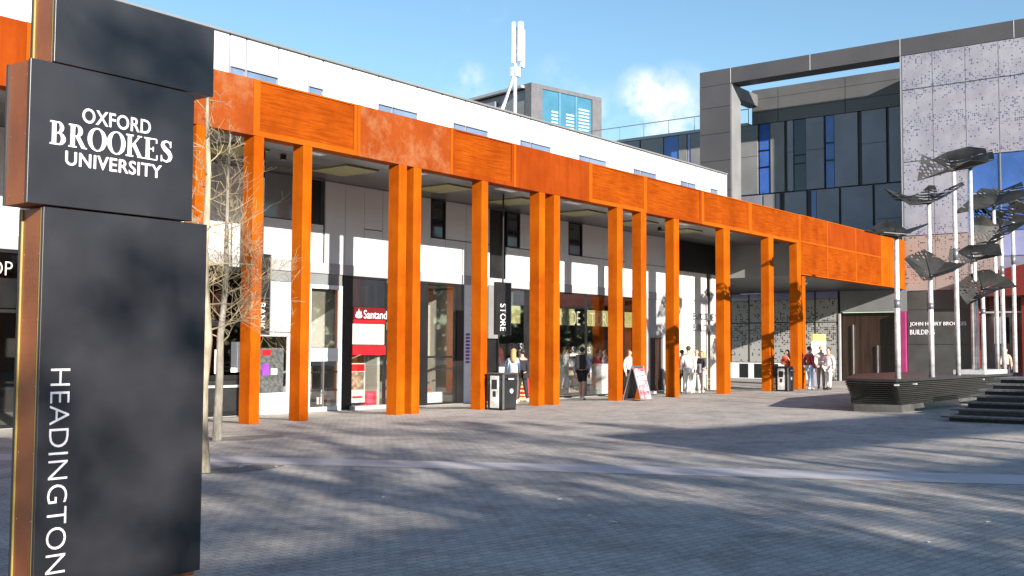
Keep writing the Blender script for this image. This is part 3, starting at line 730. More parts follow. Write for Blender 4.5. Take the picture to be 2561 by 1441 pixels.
MB().box(24.85, 25.15, 23.19, 23.199, 1.0, 1.16).build('red_heading', red_m, t)
t = thing('office_chair', 'black office chair inside the glazed bank bay', 'chair', (25.15, 23.9, -.115))
MB().box(24.9, 25.4, 23.7, 24.15, .32, .40).build('seat', black_p, t, bevel=.02)
MB().box(24.9, 25.38, 24.15, 24.21, .45, .95).build('backrest', black_p, t, bevel=.02)
MB().tube([(25.15, 23.9, -.05), (25.15, 23.9, .33)], .03).build('stem', black_m, t)
lg = MB()
for k in range(5): lg.tube([(25.15, 23.9, -.06), (25.15+.28*math.cos(k*1.257), 23.9+.28*math.sin(k*1.257), -.10)], .018, 6)
lg.build('base_legs', black_m, t)
t = thing('tub_chair', 'small orange plastic chair inside the glazed bank bay', 'chair', (25.75, 23.5, -.115))
MB().box(25.55, 25.95, 23.3, 23.7, .28, .34).build('seat', orange_pl, t, bevel=.02); MB().box(25.55, 25.95, 23.68, 23.73, .36, .62).build('backrest', orange_pl, t, bevel=.02)
for a in (25.58, 25.9):
    for b in (23.33, 23.66): MB().tube([(a, b, -.115), (a, b, .28)], .012, 6).build('leg', wood_lt, t)

def shelf(x0, x1, y, z1, n, label, mcol):
    t = thing('shelf_unit', label, 'shelves', ((x0+x1)/2, y+.2, -.115), 'shelves inside the store')
    MB().box(x0, x1, y+.38, y+.42, -.11, z1).box(x0, x0+.03, y, y+.379, -.11, z1).box(x1-.03, x1, y, y+.379, -.11, z1).build('carcass', mcol, t)
    zs = [(-.05)+(z1-.15)*k/n for k in range(n)]
    for z in zs: MB().box(x0+.032, x1-.032, y, y+.378, z, z+.025).build('shelf', mcol, t)
    MB().box(x0, x1, y-.03, y-.002, z1-.10, z1).build('shelf_header', white_f, t)
    return t, zs
goods_m = [mat('packet_%s' % n, c, rough=.4, var=.35, scale=14) for n, c in (('tan', (.5, .36, .2)), ('white', (.7, .68, .62)), ('dark', (.05, .045, .05)), ('red', (.45, .05, .04)), ('pale', (.55, .5, .42)), ('grey', (.3, .3, .32)))]
pk = {}
def packets(x0, x1, y, zs, label, group, n):
    for z in zs:
        w = (x1-x0-.1)/n
        for k in range(n):
            mm_ = rnd.choice(goods_m); h = rnd.uniform(.13, .24)
            a = x0+.05+k*w
            o = MB().box(a+.01, a+w*.85, y+.06, y+.26, z+.026, z+.026+h*.7).box(a+w*.2, a+w*.7, y+.09, y+.23, z+.027+h*.7, z+.026+h).build('packet', mm_)
            tag(o, label, 'packet', group)
sh, zs = shelf(31.9, 33.3, 24.2, 1.62, 5, 'white food shelves under the SNACKS lettering in the store', mat('shelf_white', (.5, .49, .46), rough=.5))
packets(31.9, 33.3, 24.2, zs, 'packet on the shelves under the SNACKS lettering', 'packets under the SNACKS lettering', 6)
sh, zs = shelf(34.0, 34.95, 23.6, 1.45, 4, 'dark shelf unit with white edges right of the backpack walker', mat('shelf_dark', (.06, .06, .06), rough=.5))
packets(34.0, 34.95, 23.6, zs, 'packet on the dark shelf unit behind the shop glass', 'packets on the dark shelf unit', 4)
sh, zs = shelf(29.0, 29.75, 23.7, 1.45, 4, 'narrow chiller shelves under the FRESH sign in the store', mat('shelf_dark2', (.10, .10, .10), rough=.5))
packets(29.0, 29.75, 23.7, zs, 'packet on the chiller shelves under the FRESH sign', 'packets under the FRESH sign', 4)
tag(MB().box(35.0, 35.55, 22.75, 23.3, -.115, 1.02).box(34.97, 35.58, 22.72, 23.33, 1.021, 1.06).build('counter', white_f), 'plain white counter at the right end of the store window', 'counter')
t = thing('stool', 'low pale wooden stool in the store window beneath green hoodie', 'stool', (31.9, 22.95, -.115))
MB().box(31.65, 32.2, 22.8, 23.1, .32, .36).build('seat', wood_lt, t)
for a in (31.68, 32.14):
    for b in (22.82, 23.06): MB().box(a, a+.035, b, b+.035, -.115, .319).build('leg', wood_lt, t)
def hoodie(x, z, y, m_, label):
    t = thing('hoodie', label, 'hoodie', (x, y, z))
    MB().prism([(x-.26, y, z+.02), (x+.26, y, z), (x+.27, y, z+.5), (x+.2, y, z+.66), (x+.08, y, z+.72), (x-.08, y, z+.72), (x-.2, y, z+.66), (x-.27, y, z+.5)], (0, .14, 0)).build('torso', m_, t, bevel=.03)
    for s_ in (-1, 1): MB().tube([(x+s_*.22, y+.07, z+.62), (x+s_*.34, y+.07, z+.35), (x+s_*.36, y+.05, z+.06)], [.09, .075, .06], 8).build('sleeve', m_, t, smooth=True)
    MB().ball((x, y+.09, z+.74), (.12, .09, .10)).build('hood', m_, t, smooth=True)
    return t
hoodie(28.6, 1.0, 22.75, mat('maroon_cloth', (.14, .03, .03), rough=.85, var=.3), 'maroon hoodie hanging inside the store doorway')
hoodie(31.95, .55, 22.72, mat('green_cloth', (.03, .13, .10), rough=.85, var=.3), 'dark green hoodie hanging in the store window')
t = thing('display_cone', 'pair of spotted red cloth display bags by the store entrance', 'display', (28.8, 22.3, -.13))
for a in (28.55, 29.15):
    MB().prism([(a-.16, 21.9, -.12), (a+.20, 21.9, -.12), (a+.17, 21.9, .35), (a+.05, 21.9, .75), (a-.1, 21.9, .72)], (0, .25, 0)).build('bag_body', dot_red, t, bevel=.04)
t = thing('card_reader_post', 'small white notice on a black post at the store door', 'notice', (28.0, 21.9, -.13))
MB().box(27.85, 28.25, 22.05, 22.08, .78, 1.02).build('notice', paper, t)
MB().tube([(28.05, 22.1, -.13), (28.05, 22.1, .8)], .03).build('post', black_m, t)

# litter bins
def litter_bin(x, y, label):
    t = thing('litter_bin', label, 'litter bin', (x, y, 0), 'litter bins against the columns')
    w, d, h = .62, .58, .98
    ring = [(x-w/2, y-d/2), (x+w/2, y-d/2), (x+w/2, y+d/2), (x-w/2, y+d/2)]
    b = MB()
    b.hexa([(p[0]*1+(x-p[0])*.10, p[1]+(y-p[1])*.08, .04) for p in ring] + [(p[0], p[1], .80) for p in ring])
    b.hexa([(p[0], p[1], .801) for p in ring] + [(p[0]+(x-p[0])*.06, p[1]+(y-p[1])*.06, h-.05) for p in ring])
    b.build('body', black_p, t, bevel=.03)
    MB().box(x-w/2-.0, x+w/2, y-d/2, y+d/2, h-.049, h).build('lid', mat('bin_lid', (.06, .06, .065), rough=.4), t, bevel=.02)
    MB().box(x-w/2+.04, x+w/2-.04, y-d/2+.03, y+d/2-.03, 0, .039).build('base', black_m, t)
    MB().box(x-w/2-.022, x-w/2-.002, y-.14, y+.14, .06, .9).build('side_notice', silver, t)
    MB().box(x-w/2-.026, x-w/2-.0225, y-.09, y+.09, .55, .80).box(x-w/2-.026, x-w/2-.0225, y-.05, y+.05, .35, .5).build('notice_symbols', black_p, t)
    MB().box(x-.17, x+.17, y-d/2-.012, y-d/2-.001, .78, .88).build('opening', black_m, t)
    MB().box(x-.12, x+.12, y-d/2-.016, y-d/2-.013, .80, .84).build('opening_plate', silver, t)
    MB().tube([(x+.03, y-d/2+.02, .50), (x+.03, y-d/2-.012, .50)], .062, 14).build('round_sticker', paper, t)
    MB().box(x-w/2-.006, x-w/2+.03, y-d/2-.006, y-d/2+.03, .03, .93).build('corner_trim', steel, t)
litter_bin(22.78, 17.95, 'black litter bin with round white sticker in front of the column near STORE sign')
litter_bin(40.95, 18.0, 'silver fronted black litter bin by the column near the person in orange red top')

# A-board
t = thing('a_board', 'maroon and white A-board pavement sign leaning in front of a column', 'sign', (29.75, 17.9, 0))
bx, by = 29.45, 18.0
for s_, nm in ((-1, 'front_board'), (1, 'rear_board')):
    q = [(bx, by+s_*.30, .06), (bx+.62, by+s_*.30, .06), (bx+.62, by+s_*.03, 1.02), (bx, by+s_*.03, 1.02)]
    MB().prism(q, (0, s_*.02, 0)).build(nm, mat('maroon_print', (.30, .02, .06), c2=(.55, .42, .42), rough=.4, scale=5) if s_ < 0 else black_p, t)
    for a in (bx-.03, bx+.622): MB().tube([(a, by+s_*.34, 0), (a, by+s_*.02, 1.08)], .018, 6).build('leg', steel, t)
MB().box(bx-.03, bx+.65, by-.03, by+.03, 1.05, 1.10).build('top_hinge', steel, t)
pr = MB()
for z, a, b in ((.80, .04, .5), (.66, .12, .58), (.50, .05, .3), (.30, .3, .56)):
    yy = by-.30+(z-.06)*.281-.022
    pr.prism([(bx+a, yy-.004, z), (bx+b, yy-.004, z+.03), (bx+b, yy-.004+.024, z+.12), (bx+a, yy-.004+.02, z+.09)], (0, -.003, 0))
pr.build('white_print', paper, t)

# ---------------------------------------------------------------- dark clad building
XJ = 57.0
BJ = thing('dark_building', 'dark grey clad block with open roof frame and pale perforated metal facade at right', 'building', (60, 18, 0))
def jy(px, py, X=XJ): return on_x(px, py, X).y
def jz(px, py, X=XJ): return on_x(px, py, X).z
yL, yR, yl2 = 30.2, 18.45, 28.15
ZF, ZFb = 17.95, 17.06
f_ = MB()
edges = [30.2, 28.2, 23.4, 18.47, 12.9, 7, 0]
for i in range(len(edges)-1): f_.box(XJ, XJ+1.2, edges[i]-.012, edges[i+1]+.012, ZFb, ZF)
f_.build('roof_frame_beam', grey_frame, BJ)
gr = MB()
for e in edges[1:-1]: gr.box(XJ-.006, XJ+1.2, e-.01, e+.01, ZFb+.01, ZF-.01)
gr.build('frame_joint', white_f, BJ)
f_ = MB(); zz = [0, 3.0, 5.5, 7.9, 9.2, 10.85, 12.6, 14.2, 15.75, 17.05]
for i in range(len(zz)-1): f_.box(XJ, XJ+1.2, yL, yl2+.09, zz[i]+.012, zz[i+1]-.012)
f_.build('frame_post', grey_frame, BJ)
MB().box(XJ+.02, XJ+1.18, yl2+.002, yl2+.085, 5, 17.05).build('post_painted_sun_face', grey_m, BJ)  # lighter grey stands in for sun on the inner post face
MB().box(XJ+.52, XJ+3.6, yR-.02, yR-.3, 4.7, ZFb-.004).build('return_wall', grey_d, BJ)
XR = 60.6
# parapet screen behind the opening
pp = MB()
pe = [28.6, 26.9, 22.8, 18.5]
for i in range(3):
    for z0, z1 in ((15.25, 15.95), (15.97, 16.75), (16.77, 17.35)): pp.box(XR, XR+.3, pe[i]-.02, pe[i+1]+.02, z0, z1)
pp.build('parapet_panels', mat('parapet_cladding', (.115, .112, .115), rough=.45, var=.12, scale=.4), BJ)
MB().box(XJ+1.21, XR+.3, 28.2, 28.9, 16.35, 17.04).build('frame_return_beam', grey_t, BJ)
MB().box(XR+.35, XR+8, -2, 27, 4.7, 17.2).build('building_core', grey_d, BJ)
# recessed wall
def band(x_list, py_top, py_bot, z0, z1, kind):
    for (a, b, k) in x_list:
        pa = 1480+a/2.2516; pb = 1480+b/2.2516; pm = (py_top+py_bot)/2
        y0 = jy(pa, pm, XR); y1 = jy(pb, pm, XR)
        m_ = {'p': grey_d, 'l': grey_m, 'k': black_m, 'w': glass_blue, 'd': glass_dark, 'v': glass_lilac, 'g': glass_grey}[k]
        dx = {'k': .12, 'd': .08, 'w': .06, 'v': .05}.get(k, 0.0)
        nm = 'window' if k in 'wdvg' else ('recess_gap' if k == 'k' else 'cladding_panel')
        if k in 'wdvg':
            h = (z1-z0); cuts = [z0, z0+h*.38, z0+h*.62 if k == 'w' else z0+h*.5, z1]
            w = MB().box(XR+dx, XR+.3, y0-.03, y1+.03, z0+.02, z1-.02).build(nm, m_, BJ)
            tb = MB()
            for z in cuts[1:-1]: tb.box(XR+dx-.04, XR+dx-.002, y0-.03, y1+.03, z-.04, z+.04)
            tb.build('transom', black_m, w)
        else:
            mid = z0+(z1-z0)*.55
            if k in 'pl' and (a % 3): MB().box(XR+dx, XR+.3, y0-.02, y1+.02, z0+.02, mid-.012).box(XR+dx, XR+.3, y0-.02, y1+.02, mid+.012, z1-.02).build(nm, m_, BJ)
            else: MB().box(XR+dx, XR+.3, y0-.02, y1+.02, z0+.02, z1-.02).build(nm, m_, BJ)
b1 = [(790, 815, 'v'), (815, 935, 'l'), (935, 940, 'k'), (940, 1005, 'w'), (1005, 1085, 'l'), (1085, 1100, 'k'), (1100, 1135, 'p'), (1135, 1205, 'd'), (1205, 1308, 'p'), (1308, 1314, 'k'), (1314, 1365, 'w'), (1365, 1499, 'p'), (1499, 1520, 'k'), (1520, 1660, 'p'), (1660, 1674, 'k'), (1674, 1745, 'p')]
b2 = [(790, 960, 'p'), (960, 966, 'k'), (966, 1035, 'l'), (1035, 1060, 'p'), (1060, 1085, 'k'), (1085, 1210, 'p'), (1210, 1232, 'k'), (1232, 1265, 'w'), (1265, 1394, 'p'), (1394, 1404, 'k'), (1404, 1584, 'p'), (1584, 1594, 'k'), (1594, 1745, 'p')]
band(b1, 291, 475, 11.0, 15.23, 'a'); band(b2, 480, 590, 6.6, 10.95, 'b')
b3 = [(150, 270, 'p'), (270, 275, 'k'), (275, 402, 'l'), (402, 488, 'w'), (488, 535, 'l'), (535, 555, 'v'), (555, 640, 'l'), (640, 800, 'p')]
band(b3, 330, 390, 11.0, 15.23, 'c')
MB().box(XR+.35, XR+8, 27.1, 46, 4.7, 15.3).build('wing_core', grey_d, BJ)
MB().box(XR-.02, XR+8, 28.9, 46, 15.24, 15.42).build('wing_roof_edge', grey_l, BJ)
rl = MB()
rl.tube([(XR+.4, 29, 16.35), (XR+.4, 46, 16.35)], .03, 6)
for k in range(10): rl.tube([(XR+.4, 29+1.85*k, 15.4), (XR+.4, 29+1.85*k, 16.35)], .025, 6)
rl.build('roof_railing', steel, BJ)
# perforated facade
yc = [18.40, 16.86, 15.24, 13.66, 12.1, 10.5, 8.9]; zc = [17.05, 15.21, 11.42, 7.56, 4.70]
for i in range(len(yc)-1):
    for j in range(4):
        y1, y0 = yc[i]-.022, yc[i+1]+.022; z1, z0 = zc[j]-.022, zc[j+1]+.022
        if i >= 2 and j == 2:
            w = MB().box(XJ+.06, XJ+.1, y0, y1, z0, z1).build('window', glass_blue, BJ)
            MB().box(XJ+.02, XJ+.058, y0, y1, (z0+z1)/2-.03, (z0+z1)/2+.03).build('window_bar', grey_l, w)
        elif i >= 3 and j == 3: MB().box(XJ+.06, XJ+.1, y0, y1, z0+1.6, z1).build('window', glass_lilac, BJ)
        else: MB().box(XJ, XJ+.05, y0, y1, z0, z1).build('facade_panel', perf_panel if j < 3 else perf_warm, BJ)
vb = MB()
for y in yc: vb.box(XJ+.012, XJ+.08, y-.0215, y+.0215, 4.7, 17.05)
vb.build('facade_mullions', grey_m, BJ)
MB().box(XJ+.11, XJ+.5, 8.9, 18.40, 4.7, 17.05).build('facade_backing', mat('lilac_backing', (.22, .22, .3), rough=.5), BJ)
MB().box(XJ+.02, XJ+.4, 18.41, 18.5, 4.7, 17.05).build('facade_edge', grey_l, BJ)
# ground-floor wall with lettering
gw = MB()
for z0, z1 in ((0, 1.95), (1.97, 3.72), (3.74, 4.68)): gw.box(XJ, XJ+.3, 18.30, 15.15, z0, z1)
gw.build('entrance_wall', entr_grey_sun, BJ)
MB().box(XJ+.31, XJ+.4, 15.1, 18.7, 0, 4.68).build('wall_backing', black_m, BJ)
text_mesh('JOHN HENRY BROOKES', (XJ-.001, 18.17, 2.86), (0, -1, 0), (0, 0, 1), 2.78, .24, letter_w, 'lettering', BJ, ext=.03)
text_mesh('BUILDING', (XJ-.001, 18.17, 2.46), (0, -1, 0), (0, 0, 1), 1.22, .25, letter_w, 'lettering', BJ, ext=.03)
MB().box(XJ-.25, XJ-.01, 18.33, 18.6, 0, 3.66).build('pink_pier', magenta, BJ)
MB().box(XJ-.02, XJ+.3, 18.31, 21.85, 3.67, 4.79).build('door_fascia', grey_m, BJ)
dr = MB().box(XJ+.25, XJ+.3, 18.75, 21.85, 0, 3.64).build('entrance_doors', dark_wood, BJ)
for y in (19.9, 21.2): MB().tube([(XJ+.15, y, .25), (XJ+.15, y, 3.0 if y > 21 else 1.9)], .035, 8).build('door_handle', steel, dr)
# perforated screen wall
for i in range(5):
    y0 = 21.95+i*1.3
    for z0, z1 in ((.95, 3.12), (3.18, 4.4)): MB().box(XJ, XJ+.05, y0+.03, y0+1.27, z0 if i > 0 else (.02 if z0 < 2 else z0), z1).build('screen_panel', perf_screen, BJ)
    MB().box(XJ+.01, XJ+.05, y0+.03, y0+1.27, 4.42, 4.79).build('screen_glazing', glass_lilac, BJ)
sm = MB()
for i in range(6): sm.box(XJ-.02, XJ+.07, 21.95+i*1.3-.029, 21.95+i*1.3+.029, .02, 4.79)
sm.build('screen_mullions', black_m, BJ)
MB().box(XJ-.03, XJ+.06, 23.3, 28.5, .02, .92).build('screen_base', white_f, BJ)
for y in (24.1, 25.4, 26.3, 27.2): MB().box(XJ-.035, XJ-.031, y, y+.55, .06, .86).build('base_vent', black_m, BJ)
MB().box(XJ+.1, XJ+.5, 21.9, 30, 0, 4.79).build('screen_backing', dark_in, BJ)
MB().box(XJ-.06, XJ+.1, 21.85, 21.93, 0, 3.6).build('door_jamb', grey_l, BJ)
# red entrance portal
rp = MB()
rp.box(XJ-.3, XJ+.3, 15.1, 14.75, 0, 4.3); rp.hexa([(XJ-.9, 15.1, 4.31), (XJ-.9, 4, 4.31), (XJ+.3, 4, 4.31), (XJ+.3, 15.1, 4.31), (XJ-.9, 15.1, 5.3), (XJ-.9, 4, 7.4), (XJ+.3, 4, 7.4), (XJ+.3, 15.1, 5.3)])
rp.box(XJ-.3, XJ+.3, 12.75, 12.6, 0, 4.3)
rp.build('red_portal', red_wall, BJ)
MB().box(XJ+.1, XJ+.2, 14.74, 8, 0, 4.3).build('portal_glazing', glass_dark, BJ)
MB().box(XJ-.1, XJ+.08, 14.74, 12.76, 3.5, 3.58).build('portal_transom', grey_l, BJ)
tag(MB().box(XJ-.35, XJ-.31, 14.0, 13.5, 2.0, 3.3).box(XJ-.36, XJ-.351, 13.95, 13.55, 2.05, 3.25).build('banner', grey_l), 'pale grey banner panel beside the dark red entrance portal', 'banner')

# information board
t = thing('information_board', 'white information board with gold heading behind the group at the corner', 'sign', (46.4, 19.6, 0))
p0 = on_y(2034, 835, 19.6); p1 = on_y(2066, 930, 19.6)
MB().box(p0.x, p1.x, 19.6, 19.7, 0.0, .95).build('post_panel', grey_d, t)
MB().box(p0.x, p1.x, 19.59, 19.7, .951, p0.z-.33).build('panel', paper, t)
MB().box(p0.x-.06, p1.x+.0, 19.585, 19.7, p0.z-.329, p0.z).build('gold_heading', mat('gold_panel', (.52, .45, .16), rough=.4), t)
MB().box(p0.x+.05, p1.x-.05, 19.586, 19.589, p0.z-.62, p0.z-.58).build('panel_rule', grey_l, t)

# ---------------------------------------------------------------- roof-top tower and antenna mast
TW = thing('stair_tower', 'grey glazed plant tower rising beyond the white roof', 'tower', (76, 55, 0))
th = rad(-11); ca, sa_ = math.cos(th), math.sin(th)
c0 = Vector((73.6, 55.0, 0))
def tp(a, b, z): return (c0.x + a*ca - b*sa_, c0.y + a*sa_ + b*ca, z)
def tbox(a0, a1, b0, b1, z0, z1): return [tp(a0, b0, z0), tp(a1, b0, z0), tp(a1, b1, z0), tp(a0, b1, z0), tp(a0, b0, z1), tp(a1, b0, z1), tp(a1, b1, z1), tp(a0, b1, z1)]
LT = 8.6; zt = 24.35
MB().hexa(tbox(.25, LT-.25, .25, 9, 0, zt-.4)).build('core', grey_d, TW)
MB().hexa(tbox(0, 1.3, 0, .8, 0, zt-.35)).hexa(tbox(LT-1.2, LT, 0, .8, 0, zt-.35)).hexa(tbox(0, LT, 0, 9.2, zt-.34, zt)).build('frame', grey_t, TW)
wp = MB().hexa(tbox(1.31, LT-1.21, .1, .22, 8, zt-.36)).build('window', glass_cyan, TW)
mu = MB()
for a in (3.4, 5.4): mu.hexa(tbox(a-.09, a+.09, .03, .099, 8, zt-.37))
mu.build('mullion', mat('blue_mullion', (.1, .22, .32), rough=.3), wp)
for a, w_, n_ in ((2.45, .75, 7), (4.2, .95, 8), (5.75, 1.3, 14)):
    lv = MB()
    for k in range(n_): lv.hexa(tbox(a, a+w_, .06, .098, zt-1.5-k*.30-(0 if a > 5 else .7), zt-1.38-k*.30-(0 if a > 5 else .7)))
    lv.build('louvre_slats', mat('pale_louvre', (.6, .72, .74), rough=.4), wp)
MB().hexa(tbox(.02, .24, .9, 4.5, 0, zt-1.4)).build('side_cladding', grey_m, TW)
MB().hexa(tbox(-.2, -.02, 4.6, 12, 0, zt-.9)).build('side_plant_screen', grey_d, TW)
MB().hexa(tbox(-.4, .2, .9, 14, zt-.34, zt-.1)).build('roof_edge', grey_l, TW)

AM = thing('antenna_mast', 'white telecom antenna mast on tripod legs standing on the white roof', 'antenna', (35.0, 27.0, 9.66))
a0 = on_y(1288, 268, 27.0); at = on_y(1288, 57, 27.0)
X_, Z0_, Z1_ = a0.x, 9.66, at.z
MB().tube([(X_, 27, Z0_), (X_, 27, Z1_-.2)], .075, 10).build('pole', silver, AM, smooth=True)
for dx, dy, z0, z1, w_ in ((.02, -.26, Z1_-1.65, Z1_, .24), (.34, -.1, Z1_-1.82, Z1_-.22, .2), (-.20, -.05, Z1_-1.75, Z1_-.02, .10)):
    MB().box(X_+dx-w_/2, X_+dx+w_/2, 27+dy-.08, 27+dy+.08, z0, z1).build('antenna_panel', white_f, AM, bevel=.03)
MB().box(X_-.14, X_+.16, 26.85, 27.15, Z1_-2.25, Z1_-1.85).build('head_bracket', silver, AM)
for (dx, dy) in ((-1.55, 0), (-.9, -1.3), (-.9, 1.3)):
    MB().tube([(X_-.05, 27, Z1_-2.15), (X_+dx, 27+dy*.6, Z0_)], .045, 8).build('leg', white_f, AM)
br_ = MB()
br_.tube([(X_-1.5, 27, Z0_+.9), (X_-.1, 27, Z0_+1.0)], .04, 6).tube([(X_-1.35, 27, Z0_+.1), (X_-.5, 27, Z0_+1.4)], .04, 6).tube([(X_-.4, 27, Z0_+.2), (X_-1.1, 27, Z0_+1.3)], .04, 6).tube([(X_-2.2, 27.4, Z0_), (X_-2.2, 27.4, Z0_+1.1)], .04, 6).tube([(X_-2.2, 27.4, Z0_+.7), (X_-.2, 27.4, Z0_+.75)], .03, 6).tube([(X_-.7, 27, Z0_), (X_-.7, 27, Z0_+1.5)], .03, 6)
br_.build('bracing', white_f, AM)

# ---------------------------------------------------------------- planter seat with steps
ZP = 0.88
PL = thing('slatted_planter', 'dark slatted stepped planter platform carrying the metal trees', 'planter', (31, 10, 0))
pa = on_z(2152, 1031); pb = on_z(2252, 1033); 
tl = on_z(2132, 946, ZP); tr = on_z(2500, 926, ZP)
tdir = (tr-tl).normalized()
base_ring = [Vector(p) for p in ((28.55, 10.6, 0), (28.75, 9.42, 0), (38, 9.42, 0), (38, 12.4, 0), (34.2, 12.4, 0))]
top_ring = [Vector(p) for p in ((28.25, 10.72, 0), (28.0, 9.30, 0), (39.5, 9.2, 0), (39.5, 12.6, 0), (34.0, 12.6, 0))]
MB().prism([(v.x, v.y, 0.0) for v in base_ring], (0, 0, .20)).build('base', mat('planter_base', (.05, .048, .045), rough=.3, c2=(.11, .105, .10), scale=1.2), PL)
nsl = 11
for k in range(nsl):
    f = (k/(nsl-1))**.9
    z = .215+(ZP-.075-.215)*k/nsl
    rg = [b.lerp(a, f) for b, a in zip(base_ring, top_ring)]
    MB().prism([(v.x, v.y, z) for v in rg], (0, 0, .036)).build('slat', slat_m, PL)
core = [b.lerp(a, .35) for b, a in zip(base_ring, top_ring)]
MB().prism([(v.x+.12*(31-v.x)/3, v.y+.12, .205) for v in base_ring], (0, 0, ZP-.30)).build('core', black_m, PL)
cen = sum(top_ring, Vector())/5
MB().prism([(v.x, v.y, ZP-.07) for v in top_ring], (0, 0, .07)).build('top_deck', mat('deck_edge', (.02, .02, .021), rough=.35, var=.3), PL)
bt = MB()
for px, py in ((2240, 948), (2285, 945), (2455, 962)):
    q = on_y(px, py, 9.3); bt.box(q.x-.04, q.x+.04, 9.22, 9.33, ZP-.16, ZP-.12)
bt.build('deck_light', silver, PL)
ST = thing('stepped_seating', 'grey weathered steps climbing beside the slatted planter at right', 'steps', (28, 6.5, 0))
for k in range(7):
    x0 = 26.0+k*.78; z1 = .13*(k+1)
    y1 = 7.6; y0 = 1.5
    MB().box(x0+.22, 33.0, y0, y1-.10, z1-.128, z1-.045).build('riser', slat_m if k % 2 == 0 else step_m, ST)
    MB().box(x0-.04, 33.0, y0, y1+.02, z1-.043, z1).build('tread', step_m, ST)
tag(MB().box(36.2, 39.0, 9.25, 10.2, .884, 1.02).build('stone_block', mat('pale_stone', (.45, .45, .46), rough=.7), None), 'pale stone block on the planter deck at right edge', 'block')

# perforated metal trees
UR = Vector((.612, -.791, 0)); VD = Vector((.791, .612, 0))
RIMS = {   # rim points of each folded sheet: along the plaza, away, up (metres from the hub)
    'A': [(-.98, -.30, -.30), (-.74, .0, .38), (-.36, .38, .32), (.02, .50, .52), (.46, .25, .62), (.70, -.15, .50), (.60, -.55, .12), (.18, -.45, .16)],
    'B': [(-.30, -.35, -.16), (-.74, -.25, .40), (-.55, .10, .50), (-.03, .35, .70), (.06, .35, .68), (.45, .15, .36), (.86, -.1, .30), (.40, -.45, .08)],
    'C': [(-.70, -.05, .12), (-.30, .35, .30), (-.08, .45, .44), (.10, .40, .36), (.28, .15, .18), (.68, .0, .30), (.55, -.35, .22), (.10, -.40, .02), (-.40, -.40, .06)],
    'D': [(-1.10, .0, .36), (-.70, .35, .12), (-.05, .45, .30), (.22, .55, .52), (.36, .50, .50), (.30, .20, .26), (.86, .10, .54), (.80, -.20, .42), (.10, -.45, .02), (-.60, -.35, -.10)],
    'E': [(-1.00, -.2, -.22), (-.55, .1, .10), (-.10, .4, .46), (.35, .4, .40), (.75, .2, .58), (.62, -.25, .20), (.15, -.5, .0)],
    'F': [(-.62, -.3, -.60), (-.60, -.1, .02), (-.40, .3, .62), (-.05, .4, .40), (.02, .35, .42), (.50, .3, .52), (.82, -.1, .20), (.30, -.5, .02)],
    'G': [(-.50, -.25, -.44), (-.74, -.05, .02), (-.36, .2, .30), (.02, .35, .48), (.30, .3, .52), (.70, .05, .26), (.74, -.35, .02), (.20, -.45, -.06)],
}
def crown_sheet(hub, kind, sc, mirror, parent):
    pts = [Vector(hub) + (UR*(p[0]*mirror)+VD*p[1]+Vector((0, 0, p[2])))*sc for p in RIMS[kind]]
    h = Vector(hub); n = len(pts)
    for k in range(0, n, 2):
        mb = MB()
        for q in (k, k+1):
            if q >= n: continue
            a, b = pts[q], pts[(q+1) % n]; nn = (a-h).cross(b-h).normalized()
            mb.prism([h+nn*.004, a, b], nn*.012)
        mb.build('petal', petal_m, parent)
        r1 = pts[(k+1) % n]
        MB().tube([h+Vector((0, 0, -.02)), r1+Vector((0, 0, -.012))], [.028, .010], 6).build('midrib', black_m, parent)
METAL = [  # pole top and foot sight lines, depth, crown kind, size, mirror, label
    (2243, 594, 2246, 938, 9.6, 'C', 1.25, 1, 'leftmost metal tree with low grey petals in front of the orange beam end'),
    (2323, 508, 2330, 934, 10.2, 'D', 1.25, 1, 'metal tree with flat pale blue tilted petals before the perforated facade'),
    (2327, 690, 2331, 935, 9.5, 'B', 1.12, 1, 'low metal tree with wide V shaped dark petals right of the beam end'),
    (2381, 425, 2397, 930, 9.7, 'A', 1.31, 1, 'tallest metal tree with dark perforated petals against the pale facade'),
    (2425, 418, 2437, 928, 10.0, 'E', 1.12, 1, 'tall thin metal tree just right of and behind the tallest one'),
    (2435, 652, 2444, 928, 9.7, 'A', 1.06, 1, 'mid height metal tree with black and grey petals before the red portal'),
    (2456, 722, 2462, 926, 9.45, 'G', 1.25, 1, 'lowest metal tree with grey folded petals and a hanging black one'),
    (2478, 512, 2497, 926, 9.6, 'E', 1.50, 1, 'metal tree with broad dark flat crown in the middle of the right clump'),
    (2500, 566, 2512, 925, 9.4, 'F', 1.62, 1, 'metal tree with a large black drooping perforated petal near the right edge'),
    (2532, 515, 2540, 925, 9.6, 'A', 1.12, -1, 'rightmost metal tree with grey petals cut by the picture edge'),
]
for tx_, ty_, bx_, by_, yy, kd, sc_, mi_, lab in METAL:
    b = on_y(bx_, by_, yy); tpx = on_y(tx_, ty_, yy); x = b.x
    t = thing('metal_tree', lab, 'metal tree', (x, yy, ZP), 'perforated metal trees on the planter')
    top = Vector((x+(tpx.x-b.x)*.4, yy, tpx.z)); bot = Vector((x, yy, ZP-.002))
    MB().tube([bot, bot.lerp(top, .5), top], [.075, .068, .06], 12).build('pole', silver, t, smooth=True)
    cl_ = MB()
    for q in (rnd.uniform(.45, .8),):
        m0 = bot.lerp(top, q); m1 = bot.lerp(top, q+.06); cl_.tube([m0, m1], .078, 12)
    cl_.build('pole_sleeve', mat('grey_sleeve', (.22, .22, .25), rough=.35, metal=.5), t, smooth=True)
    MB().ball(top+Vector((0, 0, .0)), (.085, .085, .06)).build('hub', black_m, t, smooth=True)
    crown_sheet(top+Vector((0, 0, .01)), kd, sc_, mi_, t)

